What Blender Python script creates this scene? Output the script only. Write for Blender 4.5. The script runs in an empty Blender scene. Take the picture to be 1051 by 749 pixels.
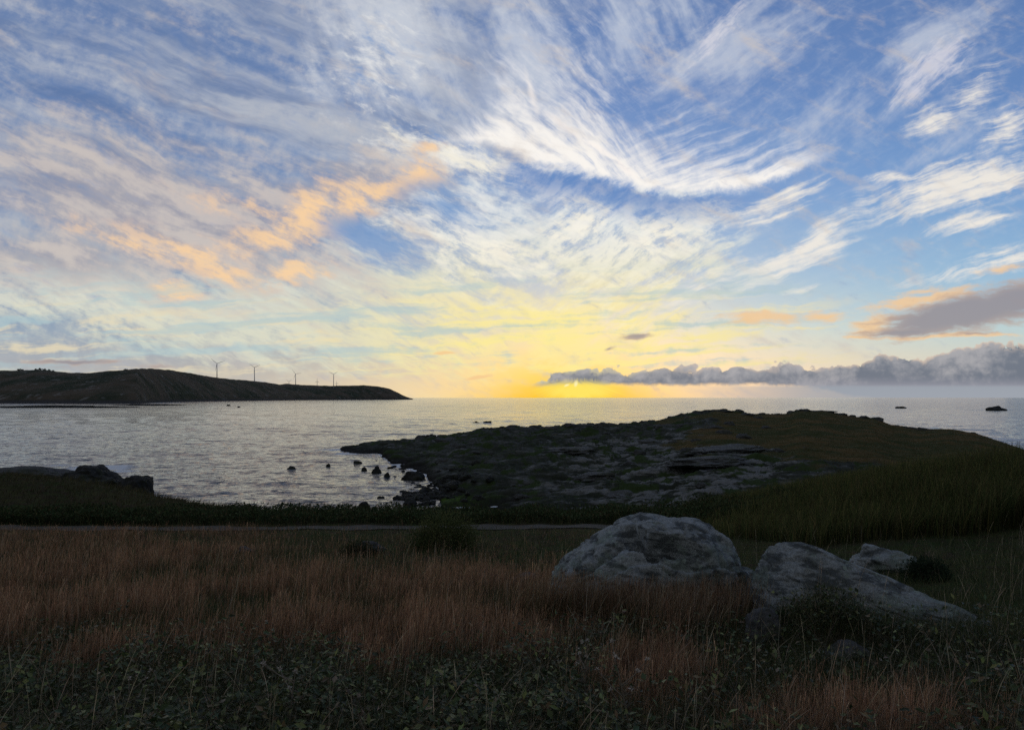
import bpy, bmesh, math, random
import numpy as np
from mathutils import Vector, noise as mnoise
scene = bpy.context.scene
coll = scene.collection
R = math.radians

def lin(r, g, b):
    """8-bit display colour -> linear"""
    f = lambda c: (c/12.92 if c <= .04045 else ((c+.055)/1.055)**2.4)
    return (f(r/255), f(g/255), f(b/255))

# ---------------------------------------------------------------- node expressions
class NT:
    """A tiny expression builder over a node tree."""
    def __init__(s, tree): s.t = tree; s.n = tree.nodes; s.l = tree.links
    def new(s, typ, **kw):
        nd = s.n.new(typ)
        for k, v in kw.items(): setattr(nd, k, v)
        return nd
    def put(s, sock, v):
        if isinstance(v, E): s.l.new(v.s, sock)
        elif isinstance(v, bpy.types.NodeSocket): s.l.new(v, sock)
        elif isinstance(v, (tuple, list)) and len(v) == 3 and sock.type == 'RGBA': sock.default_value = (*v, 1)
        else: sock.default_value = v
    def math(s, op, *a, clamp=False):
        nd = s.new('ShaderNodeMath', operation=op, use_clamp=clamp)
        for i, v in enumerate(a): s.put(nd.inputs[i], v)
        return E(s, nd.outputs[0])
    def vmath(s, op, *a, out=0):
        nd = s.new('ShaderNodeVectorMath', operation=op)
        for i, v in enumerate(a): s.put(nd.inputs[i], v)
        return E(s, nd.outputs[out])
    def comb(s, x, y, z=0.0):
        nd = s.new('ShaderNodeCombineXYZ')
        for i, v in enumerate((x, y, z)): s.put(nd.inputs[i], v)
        return E(s, nd.outputs[0])
    def sep(s, v):
        nd = s.new('ShaderNodeSeparateXYZ'); s.put(nd.inputs[0], v)
        return [E(s, o) for o in nd.outputs]
    def noise(s, vec, scale=1, detail=4, rough=.5, lac=2, dist=0, color=False, dims='2D'):
        nd = s.new('ShaderNodeTexNoise', noise_dimensions=dims)
        s.put(nd.inputs['Vector'], vec)
        for k, v in (('Scale', scale), ('Detail', detail), ('Roughness', rough), ('Lacunarity', lac), ('Distortion', dist)):
            s.put(nd.inputs[k], v)
        return E(s, nd.outputs['Color' if color else 'Fac'])
    def vor(s, vec, scale=1, feature='F1', dims='3D', rand=1, out='Distance'):
        nd = s.new('ShaderNodeTexVoronoi', voronoi_dimensions=dims, feature=feature)
        s.put(nd.inputs['Vector'], vec); s.put(nd.inputs['Scale'], scale); s.put(nd.inputs['Randomness'], rand)
        return E(s, nd.outputs[out])
    def smooth(s, v, a, b, lo=0.0, hi=1.0, lerp=False):
        nd = s.new('ShaderNodeMapRange', interpolation_type='LINEAR' if lerp else 'SMOOTHSTEP', clamp=lerp)
        s.put(nd.inputs['Value'], v)
        for k, x in (('From Min', a), ('From Max', b), ('To Min', lo), ('To Max', hi)): s.put(nd.inputs[k], x)
        return E(s, nd.outputs[0])
    def mix(s, f, a, b, blend='MIX'):
        nd = s.new('ShaderNodeMix', data_type='RGBA', blend_type=blend, clamp_factor=True)
        s.put(nd.inputs[0], f); s.put(nd.inputs[6], a); s.put(nd.inputs[7], b)
        return E(s, nd.outputs[2])
    def lerp(s, f, a, b):
        nd = s.new('ShaderNodeMix', data_type='FLOAT', clamp_factor=True)
        s.put(nd.inputs[0], f); s.put(nd.inputs[2], a); s.put(nd.inputs[3], b)
        return E(s, nd.outputs[0])
    def ramp(s, v, stops, interp='LINEAR'):
        nd = s.new('ShaderNodeValToRGB'); cr = nd.color_ramp; cr.interpolation = interp
        while len(cr.elements) < len(stops): cr.elements.new(.5)
        for e, (p, c) in zip(cr.elements, stops): e.position = p; e.color = (*c, 1)
        s.put(nd.inputs[0], v)
        return E(s, nd.outputs[0])
    def curve(s, v, pts, x0, x1, y0, y1):
        """piecewise smooth y(v)"""
        t = (v-x0)/(x1-x0)
        nd = s.new('ShaderNodeFloatCurve'); s.put(nd.inputs['Value'], t)
        c = nd.mapping.curves[0]; nd.mapping.extend = 'HORIZONTAL'
        pts = [((x-x0)/(x1-x0), (y-y0)/(y1-y0)) for x, y in pts]
        while len(c.points) < len(pts): c.points.new(.5, .5)
        for p, (x, y) in zip(c.points, pts): p.location = (x, y)
        nd.mapping.update()
        return E(s, nd.outputs[0])*(y1-y0)+y0

class E:
    def __init__(s, nt, sock): s.nt = nt; s.s = sock
    def __add__(a, b): return a.nt.math('ADD', a, b)
    __radd__ = __add__
    def __sub__(a, b): return a.nt.math('SUBTRACT', a, b)
    def __rsub__(a, b): return a.nt.math('SUBTRACT', b, a)
    def __mul__(a, b): return a.nt.math('MULTIPLY', a, b)
    __rmul__ = __mul__
    def __truediv__(a, b): return a.nt.math('DIVIDE', a, b)
    def __rtruediv__(a, b): return a.nt.math('DIVIDE', b, a)
    def __pow__(a, b): return a.nt.math('POWER', a, b)
    def exp(a): return a.nt.math('EXPONENT', a)
    def abs(a): return a.nt.math('ABSOLUTE', a)
    def clamp(a): return a.nt.math('ADD', a, 0.0, clamp=True)
    def max(a, b): return a.nt.math('MAXIMUM', a, b)
    def min(a, b): return a.nt.math('MINIMUM', a, b)
# ================================================================ CAMERA
F = 701.0; CX = 525.5; HY = 408.0; CAMZ = 10.0            # the lens: focal length in photo pixels, horizon row
def at(px, py, d):
    """the point of the place seen at photo pixel (px, py), d metres ahead"""
    return ((px-CX)/F*d, d, CAMZ+(HY-py)/F*d)
cam = bpy.data.cameras.new('camera'); cam_o = bpy.data.objects.new('camera', cam); coll.objects.link(cam_o)
cam_o.location = (0, 0, CAMZ); cam_o.rotation_euler = (R(90), 0, 0)
cam.sensor_width = 36; cam.lens = 36*F/1051; cam.shift_y = (HY-374.5)/1051
cam.clip_start = .1; cam.clip_end = 200000
scene.camera = cam_o

# ================================================================ SKY
world = bpy.data.worlds.new('World'); scene.world = world; world.use_nodes = True
world.cycles.sampling_method = 'MANUAL'; world.cycles.sample_map_resolution = 512
SUN_AZ = math.atan((598-CX)/F); SUN_EL = R(1.4)
def build_sky(tree):
    for nd in list(tree.nodes): tree.nodes.remove(nd)
    g = NT(tree)
    tc = g.new('ShaderNodeTexCoord')
    D = g.vmath('NORMALIZE', E(g, tc.outputs['Generated']))
    dx, dy, dz = g.sep(D)
    # sky charts: gnomonic chart about the northern horizon, units of 1/7 rad; the rear half repeats it
    den = g.math('MAXIMUM', dy.abs(), .16)
    X = dx/den*7.01
    Y = (dz/den*7.01).max(-.02).min(14)
    XY = g.comb(X, Y)
    n1 = g.noise(XY, .45, 2, .5); n1b = g.noise(g.vmath('ADD', XY, (31.7, 11.3, 0)), .45, 2, .5)
    n2 = g.noise(XY, 2.2, 3, .55); n2b = g.noise(g.vmath('ADD', XY, (17.1, 43.9, 0)), 2.2, 3, .55)
    def warp(a, b):
        return g.comb(X+(n1-.5)*a+(n2-.5)*b, Y+(n1b-.5)*a+(n2b-.5)*b)
    WA = warp(.7, .10); WB = warp(.34, .11); WC = warp(.14, .10)
    def px(x, y): return ((x-CX)/100, (HY-y)/100)
    def mapped(vec, x, y, rx, ry, ang):
        nd = g.new('ShaderNodeMapping', vector_type='TEXTURE')
        g.put(nd.inputs['Vector'], vec)
        a, b = px(x, y)
        nd.inputs['Location'].default_value = (a, b, 0)
        nd.inputs['Rotation'].default_value = (0, 0, R(ang))
        nd.inputs['Scale'].default_value = (rx/100, ry/100, 1)
        return E(g, nd.outputs[0])
    iso = (g.noise(XY, 6.0, 6, .6)-.5)*.28
    def streak(vec, ang, ln, wd, detail=5, rough=.55, seed=0, dist=0):
        """0..1 noise drawn out along a direction (ang degrees, lengths in chart hundredths)"""
        v = mapped(vec, CX+seed*371, HY+seed*213, ln, wd, ang)
        return g.noise(v, 1, detail, rough, dist=dist)+iso
    def blob(vec, x, y, rx, ry, ang=0):
        """1 inside -> 0 at the rim of a soft ellipse"""
        return 1.0-g.vmath('LENGTH', mapped(vec, x, y, rx, ry, ang), out=1)
    def blobs(vec, lst):
        r = None
        for b in lst:
            v = blob(vec, *b[:5]).max(0.0)*(b[5] if len(b) > 5 else 1.0)
            r = v if r is None else g.math('SMOOTH_MAX', r, v, .15)
        return r
    # ---- clear air: Nishita scattering graded with the photographed dusk colours
    ns = g.new('ShaderNodeTexSky', sky_type='NISHITA'); ns.sun_disc = False
    ns.sun_elevation = SUN_EL; ns.sun_rotation = SUN_AZ; ns.altitude = 0; ns.air_density = 1; ns.dust_density = .6; ns.ozone_density = 2
    g.put(ns.inputs['Vector'], D); nish = E(g, ns.outputs[0])
    air = g.ramp(Y/6.0, [(0, lin(186, 188, 188)), (.05, lin(182, 198, 202)), (.12, lin(160, 196, 214)), (.22, lin(126, 172, 212)),
                         (.36, lin(100, 146, 202)), (.52, lin(86, 126, 186)), (.7, lin(80, 114, 172)), (1, lin(62, 98, 160))])
    sky = g.mix(.15, air, g.mix(1.0, nish, (.5, .5, .5), 'MULTIPLY'))
    front = g.smooth(dy, -.35, .5)
    # greyer blue on the left and overhead
    sky = g.mix(g.smooth(X, 1.2, -3.2, 0, .7), sky, lin(106, 128, 168))
    # pale green-cream low band and the golden glow around the hidden sun
    sx, sy = px(592, 396)
    ax = (X-sx).abs()
    band = (Y/-.36).exp()*((ax*g.smooth(X, -1, 2.5, .09, .28)*-1.0).exp())*front
    sky = g.mix(band*.9, sky, lin(240, 220, 176))
    soft = (g.math('SQRT', (ax/2.0)**2.0+((Y-sy)/.85)**2.0)**1.6*-1.0).exp()*front
    sky = g.mix(soft*.34, sky, lin(244, 234, 184))
    glow = g.math('SQRT', ((X-.48)/.9)**2.0+((Y-sy)/.42)**2.0)
    gl = (glow**1.4*-1.0).exp()*front
    sky = g.mix(gl*.9, sky, lin(255, 222, 84))
    low = (Y/-.15).exp()*(((X-.6)/.85)**2.0*-1.0).exp()*front
    sky = g.mix(low*.95, sky, lin(255, 190, 34))
    return g, locals()
def skyc(r, gg, b): return tuple(10*c for c in lin(r, gg, b))
def emit(col):
    bg = g.new('ShaderNodeBackground'); g.put(bg.inputs['Color'], col); bg.inputs['Strength'].default_value = .1
    return bg.outputs[0]
def over(f, under, col):
    """lay a cloud layer of the given cover and colour over what is behind it"""
    nd = g.new('ShaderNodeMixShader'); g.put(nd.inputs[0], f); g.l.new(under, nd.inputs[1]); g.l.new(emit(col), nd.inputs[2])
    return nd.outputs[0]
g, L_ = build_sky(world.node_tree)
for _k in ('X', 'Y', 'XY', 'WA', 'WB', 'WC', 'streak', 'blob', 'blobs', 'sky', 'dz', 'dy', 'ax', 'front', 'sx', 'gl', 'px', 'glow'): globals()[_k] = L_[_k]

sky = emit(g.vmath('MULTIPLY', sky, (10, 10, 10)))
# ---- high veil of cirrus: left side, drawn out down to the right
warmc = g.smooth(Y, 0.3, 2.2)                               # cloud colour: cream low, lavender white high
veil_c = g.mix(warmc, skyc(232, 228, 204), skyc(180, 185, 195))
sv = streak(WA, -17, 330, 62, 5, .52)
sv2 = streak(WB, -22, 110, 17, 6, .58, seed=1)
regL = g.smooth(X, 1.2, -1.3)*g.smooth(Y, .3, 1.1)
d = g.smooth(sv*.8+sv2*.36, .36, .76)*regL
sky = over(d*.9, sky, veil_c)
d = g.smooth(streak(WA, -19, 240, 34, 6, .52, seed=2), .46, .68)*regL*g.smooth(Y, 1.4, 2.4)
sky = over(d*.78, sky, skyc(94, 120, 164))
# ---- veil at top centre: near-vertical fibres
regT = blobs(WB, [(400, 40, 130, 120, -40, 1.), (540, 60, 90, 150, -10, 1.), (640, 30, 130, 90, 30, .8), (440, 160, 110, 30, 5, 1.1)])
st = streak(WB, -62, 120, 26, 6, .57, seed=3)
d = g.smooth(st*.85+regT*.55, .48, .98)*g.smooth(regT, .0, .25)
sky = over(d*.66, sky, skyc(208, 214, 224))
# ---- veil upper right, drawn up to the right
regR = blobs(WA, [(760, 45, 150, 60, 28, 1.1), (960, 60, 120, 60, 40, 1.1), (850, 110, 160, 70, 25, .7), (1000, 150, 120, 60, 20, .6)])
st = streak(WB, 34, 170, 26, 6, .56, seed=4)
d = g.smooth(st*.9+regR*.5, .52, 1.05)*g.smooth(regR, .0, .3)
sky = over(d*.72, sky, skyc(200, 206, 218))
r_t = blobs(WB, [(735, 35, 60, 16, 50), (960, 78, 70, 30, 40, 1.2), (945, 100, 40, 12, 40)])
d = g.smooth(streak(WC, 42, 40, 8, 7, .66, seed=5)*1.2+r_t*.55, .66, 1.25)*g.smooth(r_t, 0, .3)
sky = over(d*.65, sky, skyc(226, 222, 228))

# ---- the fan under the arch
r_fan = blobs(WB, [(650, 262, 150, 85, 15, 1.2), (545, 250, 170, 60, -20, 1.1), (430, 300, 190, 60, -14, 1.1), (600, 330, 140, 60, 0, 1.1), (300, 335, 330, 62, -4, 1.2), (90, 310, 200, 40, -8, .9)])
s1 = streak(WB, 28, 60, 13, 6, .62, seed=6)
s2 = streak(WB, -22, 80, 14, 6, .62, seed=7)
side = g.smooth(X, -.6, 1.0)
sfv = g.lerp(side, s2, s1)
d = g.smooth(sfv*1.3+r_fan*.42, .62, 1.06)*g.smooth(r_fan, 0, .35)
fan_c = g.mix(g.smooth(Y, .6, 2.0), g.mix(g.smooth(ax, 3.2, .6), skyc(222, 222, 200), skyc(255, 236, 160)), skyc(220, 226, 228))
sky = over(d*.86, sky, fan_c)
r_m = blobs(WB, [(515, 262, 70, 26, -18, 1.1), (545, 282, 40, 14, 5, 1.2), (430, 240, 90, 26, -30, .8), (470, 160, 100, 24, -8, 1.1), (425, 150, 60, 26, -30, .8), (690, 240, 90, 40, 25, 1.), (585, 235, 70, 46, 30, .8)])
d = g.smooth(streak(WC, -20, 36, 11, 7, .66, seed=8)*1.25+r_m*.55, .66, 1.25)*g.smooth(r_m, 0, .3)
sky = over(d*.85, sky, skyc(250, 243, 224))

# fine flocculent texture through the middle
r_f = blobs(WB, [(620, 260, 170, 90, 12, 1.1), (480, 235, 150, 80, -20, 1.1), (560, 180, 200, 50, -8, .9), (420, 150, 90, 40, 0, .9), (380, 60, 70, 90, -50, .7)])
fl = g.lerp(side, streak(WB, -24, 44, 15, 8, .66, seed=21), streak(WB, 30, 40, 14, 8, .66, seed=22))
d = g.smooth(fl*1.3+r_f*.30, .74, 1.06)*g.smooth(r_f, 0, .3)
sky = over(d*.5, sky, g.mix(g.smooth(Y, .7, 1.9), skyc(255, 246, 206), skyc(246, 244, 238)))
d = g.smooth(fl*1.2-r_f*.1, .54, .30)*g.smooth(r_f, .1, .5)*g.smooth(Y, .9, 1.7)
sky = over(d*.5, sky, skyc(108, 148, 200))

# ---- the arch: a sharp scalloped lower edge, feathered upwards
edge = g.curve(X, [(-1.0, px(0, 140)[1]), (-.6, px(0, 150)[1]), (-.2, px(0, 152)[1]), (.2, px(0, 170)[1]), (.7, px(0, 178)[1]), (1.1, px(0, 190)[1]), (1.5, px(0, 199)[1]),
                   (2.0, px(0, 199)[1]), (2.5, px(0, 194)[1]), (3.0, px(0, 176)[1]), (3.6, px(0, 150)[1])], -1.0, 3.6, 1.5, 3.2)
nz = g.noise(XY, 5.5, 5, .62)-.5
he = Y-edge+nz*.16
tall = g.curve(X, [(-1, .02), (-.3, .3), (.2, .98), (.7, .98), (1.2, .62), (2, .46), (2.8, .30), (3.6, .02)], -1, 3.6, 0, 1.0)
st = streak(WB, -44, 60, 10, 6, .6, seed=9)
st2 = streak(WB, 22, 90, 9, 6, .6, seed=10)
stx = g.lerp(g.smooth(X, .9, 1.9), st, st2)
up = (he.max(0.0)/(tall+.01)*-1.0)
fall = up.exp()
d = g.smooth(he, -.02, .10)*g.smooth(fall*1.05+(stx-.5)*1.35, .16, .95)*g.smooth(X, -1.0, -.3)*g.smooth(X, 3.5, 2.7)
# clear dark blue under the edge
du = g.smooth(he, .02, -.06)*g.smooth(Y-edge, -.42, -.05)*g.smooth(X, -.3, .3)*g.smooth(X, 3.2, 1.4)
sky = over(du*.75, sky, skyc(92, 132, 190))
arch_c = g.mix(g.smooth(fall, .1, .85), skyc(208, 212, 224), skyc(252, 247, 240))
sky = over(d*.97, sky, arch_c)
# bright crease inside the arch
d = blobs(WC, [(575, 128, 34, 5, -38), (612, 153, 34, 5, -30), (640, 172, 26, 5, -40, 1), (545, 95, 40, 6, -75, .8)])
sky = over(g.smooth(d, .1, .8)*.6, sky, skyc(255, 246, 238))

# ---- separate wisps on the right
r_w = blobs(WB, [(795, 274, 120, 22, 22, 1.25), (835, 248, 50, 18, 42, 1.3), (745, 290, 120, 18, 22, .9), (800, 208, 75, 22, 22, 1.05), (985, 190, 165, 34, 13, 1.35), (925, 184, 60, 9, 2, 1.),
                 (958, 130, 44, 20, 20, .9), (992, 228, 66, 14, 10, 1.), (818, 294, 28, 5, 15, .9), (1040, 130, 70, 30, 40, .8), (1045, 265, 80, 20, 10, 1.), (975, 283, 80, 12, 6, .9), (1010, 95, 60, 30, 45, .6)])
st = streak(WB, 19, 90, 9, 8, .62, seed=11)
d = g.smooth(st*1.5+r_w*.5, .74, 1.42)*g.smooth(r_w, 0, .5)
sky = over(d*.95, sky, skyc(240, 234, 224))

# ---- mauve cloud body and its peach, sunlit edges
r_b = blobs(WA, [(170, 225, 330, 120, -14, 1.3), (330, 195, 190, 60, 14, 1.1), (50, 265, 240, 60, -8, 1.1), (260, 272, 170, 52, -12, 1.1)])
sb = streak(WB, -23, 95, 20, 6, .58, seed=12)
d = g.smooth(sb*1.1+r_b*.6, .58, 1.15)
sky = over(d*.85, sky, g.mix(g.smooth(sb, .35, .65), skyc(160, 158, 168), skyc(202, 192, 186)))
r_p = blobs(WB, [(318, 222, 66, 42, 48, 1.25), (360, 208, 100, 34, 22, 1.1), (432, 178, 46, 30, 20, 1.0), (440, 150, 36, 14, 10, .8), (308, 284, 60, 22, 6, 1.25), (238, 290, 46, 22, -12, 1.1), (184, 303, 42, 15, -16, 1.4), (285, 252, 100, 34, 15, 1.0),
                 (205, 268, 130, 32, -22, .95), (395, 195, 70, 26, 20, .95), (150, 255, 170, 26, -16, .75), (250, 215, 120, 30, -20, .6)])
sp = streak(WC, -24, 46, 14, 7, .64, seed=13)
d = g.smooth(sp*1.3+r_p*.55, .66, 1.30)*g.smooth(r_p, 0, .35)
sky = over(d*.88, sky, g.mix(g.smooth(r_p+(sp-.5)*2.2, .2, 1.05), skyc(216, 194, 182), skyc(253, 212, 162)))
# hole of clear blue right of it
d = g.smooth(blobs(WB, [(388, 250, 80, 30, -22, 1.2), (465, 215, 80, 36, -20, .8)])+(sp-.5)*1.5, .1, .9)
sky = over(d*.8, sky, skyc(110, 150, 200))

# ---- low horizontal streaks over the glow
sl = streak(WC, 3, 170, 11, 6, .6, seed=14)
d = g.smooth(sl, .48, .68)*g.smooth(Y, 1.25, .7)*g.smooth(Y, .08, .35)*g.smooth(X, 3.9, 2.9)
low_c = g.mix(g.smooth(ax, 3.4, .4), skyc(232, 218, 184), skyc(255, 238, 150))
sky = over(d*.75, sky, low_c)
d = g.smooth(streak(WC, 2, 190, 15, 6, .6, seed=15), .47, .68)*g.smooth(Y, 1.5, .95)*g.smooth(Y, .1, .45)*g.smooth(X, 3.6, 2.4)
sky = over(d*.62, sky, skyc(172, 198, 204))
sm = streak(WC, 4, 34, 7, 6, .62, seed=16)
# warm scraps
r_o = blobs(WC, [(780, 327, 75, 13, 4, 1.1), (843, 323, 60, 12, -4, .9), (458, 361, 20, 3.5, 0, 1.), (492, 386, 34, 4, 12, 1.), (896, 333, 46, 22, 20, 1.1), (950, 306, 110, 14, 9, 1.), (970, 346, 150, 5, 1, 1.1), (880, 346, 34, 4, 0, 1.), (950, 298, 60, 8, 8, .8), (1030, 275, 60, 10, 12, .8)])
d = g.smooth(sm*.7+r_o*.7, .58, .95)*g.smooth(r_o, 0, .2)
sky = over(d*.8, sky, skyc(246, 202, 146))
# grey lens cloud and grey scraps
r_g = blobs(WC, [(985, 323, 135, 30, 9, 1.3), (1050, 308, 110, 32, 10, 1.2), (930, 340, 90, 10, 3, .95), (75, 372, 85, 5, -1, .95), (655, 342, 30, 5, 0, .8), (625, 356, 14, 4, 20, .7), (165, 376, 60, 4, 0, .6), (1000, 344, 70, 5, 3, .6)])
d = g.smooth(sm*.8+r_g*.8, .56, 1.0)*g.smooth(r_g, 0, .2)
sky = over(d*.9, sky, g.mix(g.smooth(r_g, .2, .9), skyc(196, 172, 156), skyc(150, 144, 150)))

# ---- cumulus bank on the horizon
top = g.curve(X, [(.1, .1), (.3, .16), (.5, .27), (.75, .30), (1.3, .27), (1.6, .33), (2.0, .29), (2.4, .33), (2.8, .34), (3.1, .31), (3.4, .35), (3.8, .46), (4.1, .43), (4.5, .44), (4.9, .54), (5.4, .60), (7, .5)], .1, 7, 0, 1)
bot = g.curve(X, [(.1, .1), (.4, .125), (1.8, .125), (2.6, .13), (3.1, .10), (3.6, 0), (7, 0)], .1, 7, 0, 1)
pf = g.vmath('MULTIPLY', WC, (1, 1.25, 1))
p1 = 1.0-g.vor(pf, 3.6, 'F1', '2D'); p2 = 1.0-g.vor(pf, 10, 'F1', '2D'); lf = g.noise(pf, 1.1, 3, .5)
pn = g.noise(pf, 9, 5, .6)
puff = (p1-.62)*.10+(p2-.62)*.055+(pn-.5)*.10+(lf-.5)*.22
ht = top+puff*1.1-Y
mask = g.smooth(ht, -.006, .014)*g.smooth(Y+(pn-.5)*.06, bot-.02, bot+.03)*g.smooth(X, .18, .32)*front
body_c = g.mix(g.smooth((p1-.5)*.35+(p2-.5)*.18+(pn-.4)*.9+(lf-.5)*.8-(ht*1.1), -.3, .4), skyc(110, 118, 132), skyc(168, 167, 171))
body_c = g.mix(g.smooth(Y, .24, .02)*g.smooth(X, 2.2, 3.6), body_c, skyc(160, 160, 172))
rim = g.smooth(ht, .06, .0)*g.smooth(pn+(p2-.5)*.4, .34, .56)
rim_c = g.mix(g.smooth(ax, 1.2, .1), skyc(232, 208, 184), skyc(255, 240, 170))
body_c = g.mix(rim*g.smooth(X, .1, .5, 1.0, .7)*g.smooth(X, 3.0, 4.0, .6, 1.0), body_c, rim_c)
sky = over(mask*.97, sky, body_c)
# grey air under its right half
d = g.smooth(Y, .14, .10)*g.smooth(X, 1.2, 3.4)*front
sky = over(d*.85, sky, skyc(156, 163, 172))
# gold under the cloud's end, and the sun's edge breaking through two small gaps
d = (((X-sx)/.55)**2.0*-1.0).exp()*g.smooth(Y, .155, .09)*front
sky = over(d*.85, sky, skyc(255, 204, 40))
ray = g.noise(g.comb((X-.66)/(.2-Y).max(.03), 3.7), 1.6, 3, .6)
d = blob(XY, 594, 401, 58, 15).max(0.0)
sky = over(g.smooth(d+(ray-.5)*.5, .05, .75)*g.smooth(d, 0, .15)*.9, sky, skyc(255, 232, 104))
d = g.math('MAXIMUM', blob(WC, 589, 391.5, 5, 2.6, 70), blob(WC, 580, 393, 4, 1.8, 20))
sky = over(g.smooth(d, 0, .8)*.9, sky, skyc(255, 242, 180))
# unseen sky overhead and behind, toned to set how brightly the ground is lit
sky = over(g.smooth(dz, .56, .95)*.25, sky, skyc(105, 134, 182))
sky = over(g.smooth(dy, .5, -.25)*.85, sky, skyc(126, 125, 125))
sky = over(g.smooth(dz, 0.0, -.06), sky, skyc(120, 125, 135))
g.l.new(sky, g.new('ShaderNodeOutputWorld').inputs[0])
scene.view_settings.view_transform = 'Standard'; scene.view_settings.look = 'None'
scene.view_settings.exposure = 0; scene.view_settings.gamma = 1
# ================================================================ numpy helpers
rng = np.random.default_rng(7)
_perm = np.random.default_rng(3).permutation(512).astype(np.int64)
def _h(ix, iy, iz=0):
    return _perm[(_perm[(_perm[ix & 511]+iy) & 511]+iz) & 511]
def vnoise(x, y, z=None):
    """smooth gradient noise, about -1..1"""
    x = np.asarray(x, float); y = np.asarray(y, float)
    z = np.zeros_like(x) if z is None else np.asarray(z, float)
    xi, yi, zi = np.floor(x).astype(np.int64), np.floor(y).astype(np.int64), np.floor(z).astype(np.int64)
    fx, fy, fz = x-xi, y-yi, z-zi
    s = lambda t: t*t*t*(t*(t*6-15)+10)
    u, v, w = s(fx), s(fy), s(fz)
    def gr(dx, dy, dz):
        h = _h(xi+dx, yi+dy, zi+dz)
        a = h*2.399963; b = (h*37 % 512)/256.0-1
        r = np.sqrt(np.maximum(0, 1-b*b))
        return np.cos(a)*r*(fx-dx)+np.sin(a)*r*(fy-dy)+b*(fz-dz)
    def l(a, b, t): return a+(b-a)*t
    r = l(l(l(gr(0,0,0), gr(1,0,0), u), l(gr(0,1,0), gr(1,1,0), u), v),
          l(l(gr(0,0,1), gr(1,0,1), u), l(gr(0,1,1), gr(1,1,1), u), v), w)
    return r*1.5
def fbm(x, y, z=None, o=4, g=.5, lac=2.03):
    a = 1; r = 0; t = 0
    for i in range(o):
        r = r+a*vnoise(x*lac**i+i*17.3, y*lac**i-i*9.1, None if z is None else z*lac**i+i*5.7); t += a; a *= g
    return r/t
def sstep(v, a, b):
    t = np.clip((v-a)/(b-a), 0, 1); return t*t*(3-2*t)
def interp_s(x, xs, ys, soft):
    """piecewise-linear profile with rounded knots"""
    return sum(np.interp(x+o*soft, xs, ys) for o in (-1, -.5, 0, .5, 1))/5
def px_of(x, y): return CX+F*x/np.maximum(y, 1e-3)
def col_at(*c): return np.array(c)

def mesh_np(name, verts, faces, mat, parent=None, smooth=False, cols=None, attrs=None):
    """verts (n,3); faces (m,k) all of one size"""
    me = bpy.data.meshes.new(name)
    verts = np.ascontiguousarray(verts, np.float32); faces = np.ascontiguousarray(faces, np.int32)
    n, (m, k) = len(verts), faces.shape
    me.vertices.add(n); me.vertices.foreach_set('co', verts.ravel())
    me.loops.add(m*k); me.loops.foreach_set('vertex_index', faces.ravel())
    me.polygons.add(m); me.polygons.foreach_set('loop_start', np.arange(0, m*k, k, dtype=np.int32))
    me.polygons.foreach_set('use_smooth', np.full(m, smooth))
    me.update(calc_edges=True)
    if cols is not None:
        a = me.color_attributes.new('Col', 'FLOAT_COLOR', 'POINT')
        a.data.foreach_set('color', np.hstack([cols, np.ones((n, 1))]).astype(np.float32).ravel())
    for key, v in (attrs or {}).items():
        a = me.attributes.new(key, 'FLOAT', 'POINT'); a.data.foreach_set('value', np.asarray(v, np.float32))
    me.materials.append(mat)
    o = bpy.data.objects.new(name, me); coll.objects.link(o)
    if parent: o.parent = parent
    return o
def tag(o, label=None, cat=None, group=None, kind=None):
    for k, v in (('label', label), ('category', cat), ('group', group), ('kind', kind)):
        if v: o[k] = v
    return o
def empty(name, loc, rz=0):
    o = bpy.data.objects.new(name, None); coll.objects.link(o); o.location = loc; o.rotation_euler.z = rz
    o.empty_display_size = .2
    return o
def copy_tree(o, parent=None):
    c = o.copy(); coll.objects.link(c)
    if parent: c.parent = parent
    for ch in list(o.children): copy_tree(ch, c)
    return c
def grid_faces(nu, nv, wrap=False):
    """quads of an (nu rows) x (nv columns) vertex grid"""
    i = np.arange(nu-1)[:, None]; j = np.arange(nv if wrap else nv-1)[None, :]
    a = i*nv+j; b = i*nv+(j+1) % nv; c = (i+1)*nv+(j+1) % nv; d = (i+1)*nv+j
    return np.stack([a, b, c, d], -1).reshape(-1, 4)

# ================================================================ materials
def new_mat(name):
    m = bpy.data.materials.new(name); m.use_nodes = True
    g = NT(m.node_tree)
    for nd in list(g.n): g.n.remove(nd)
    out = g.new('ShaderNodeOutputMaterial')
    return m, g, out
def principled(g, col, rough=.8, spec=.3, normal=None, **kw):
    b = g.new('ShaderNodeBsdfPrincipled')
    g.put(b.inputs['Base Color'], col); g.put(b.inputs['Roughness'], rough); g.put(b.inputs['Specular IOR Level'], spec)
    if normal is not None: g.put(b.inputs['Normal'], normal)
    for k, v in kw.items(): g.put(b.inputs[k], v)
    return b.outputs[0]
def bump(g, h, strength=.5, dist=.05, normal=None):
    nd = g.new('ShaderNodeBump'); g.put(nd.inputs['Height'], h); nd.inputs['Strength'].default_value = strength; nd.inputs['Distance'].default_value = dist
    if normal is not None: g.put(nd.inputs['Normal'], normal)
    return E(g, nd.outputs[0])
def obj_co(g): return E(g, g.new('ShaderNodeTexCoord').outputs['Object'])
def attr(g, name, out='Fac'): return E(g, g.new('ShaderNodeAttribute', attribute_name=name).outputs[out])

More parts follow.
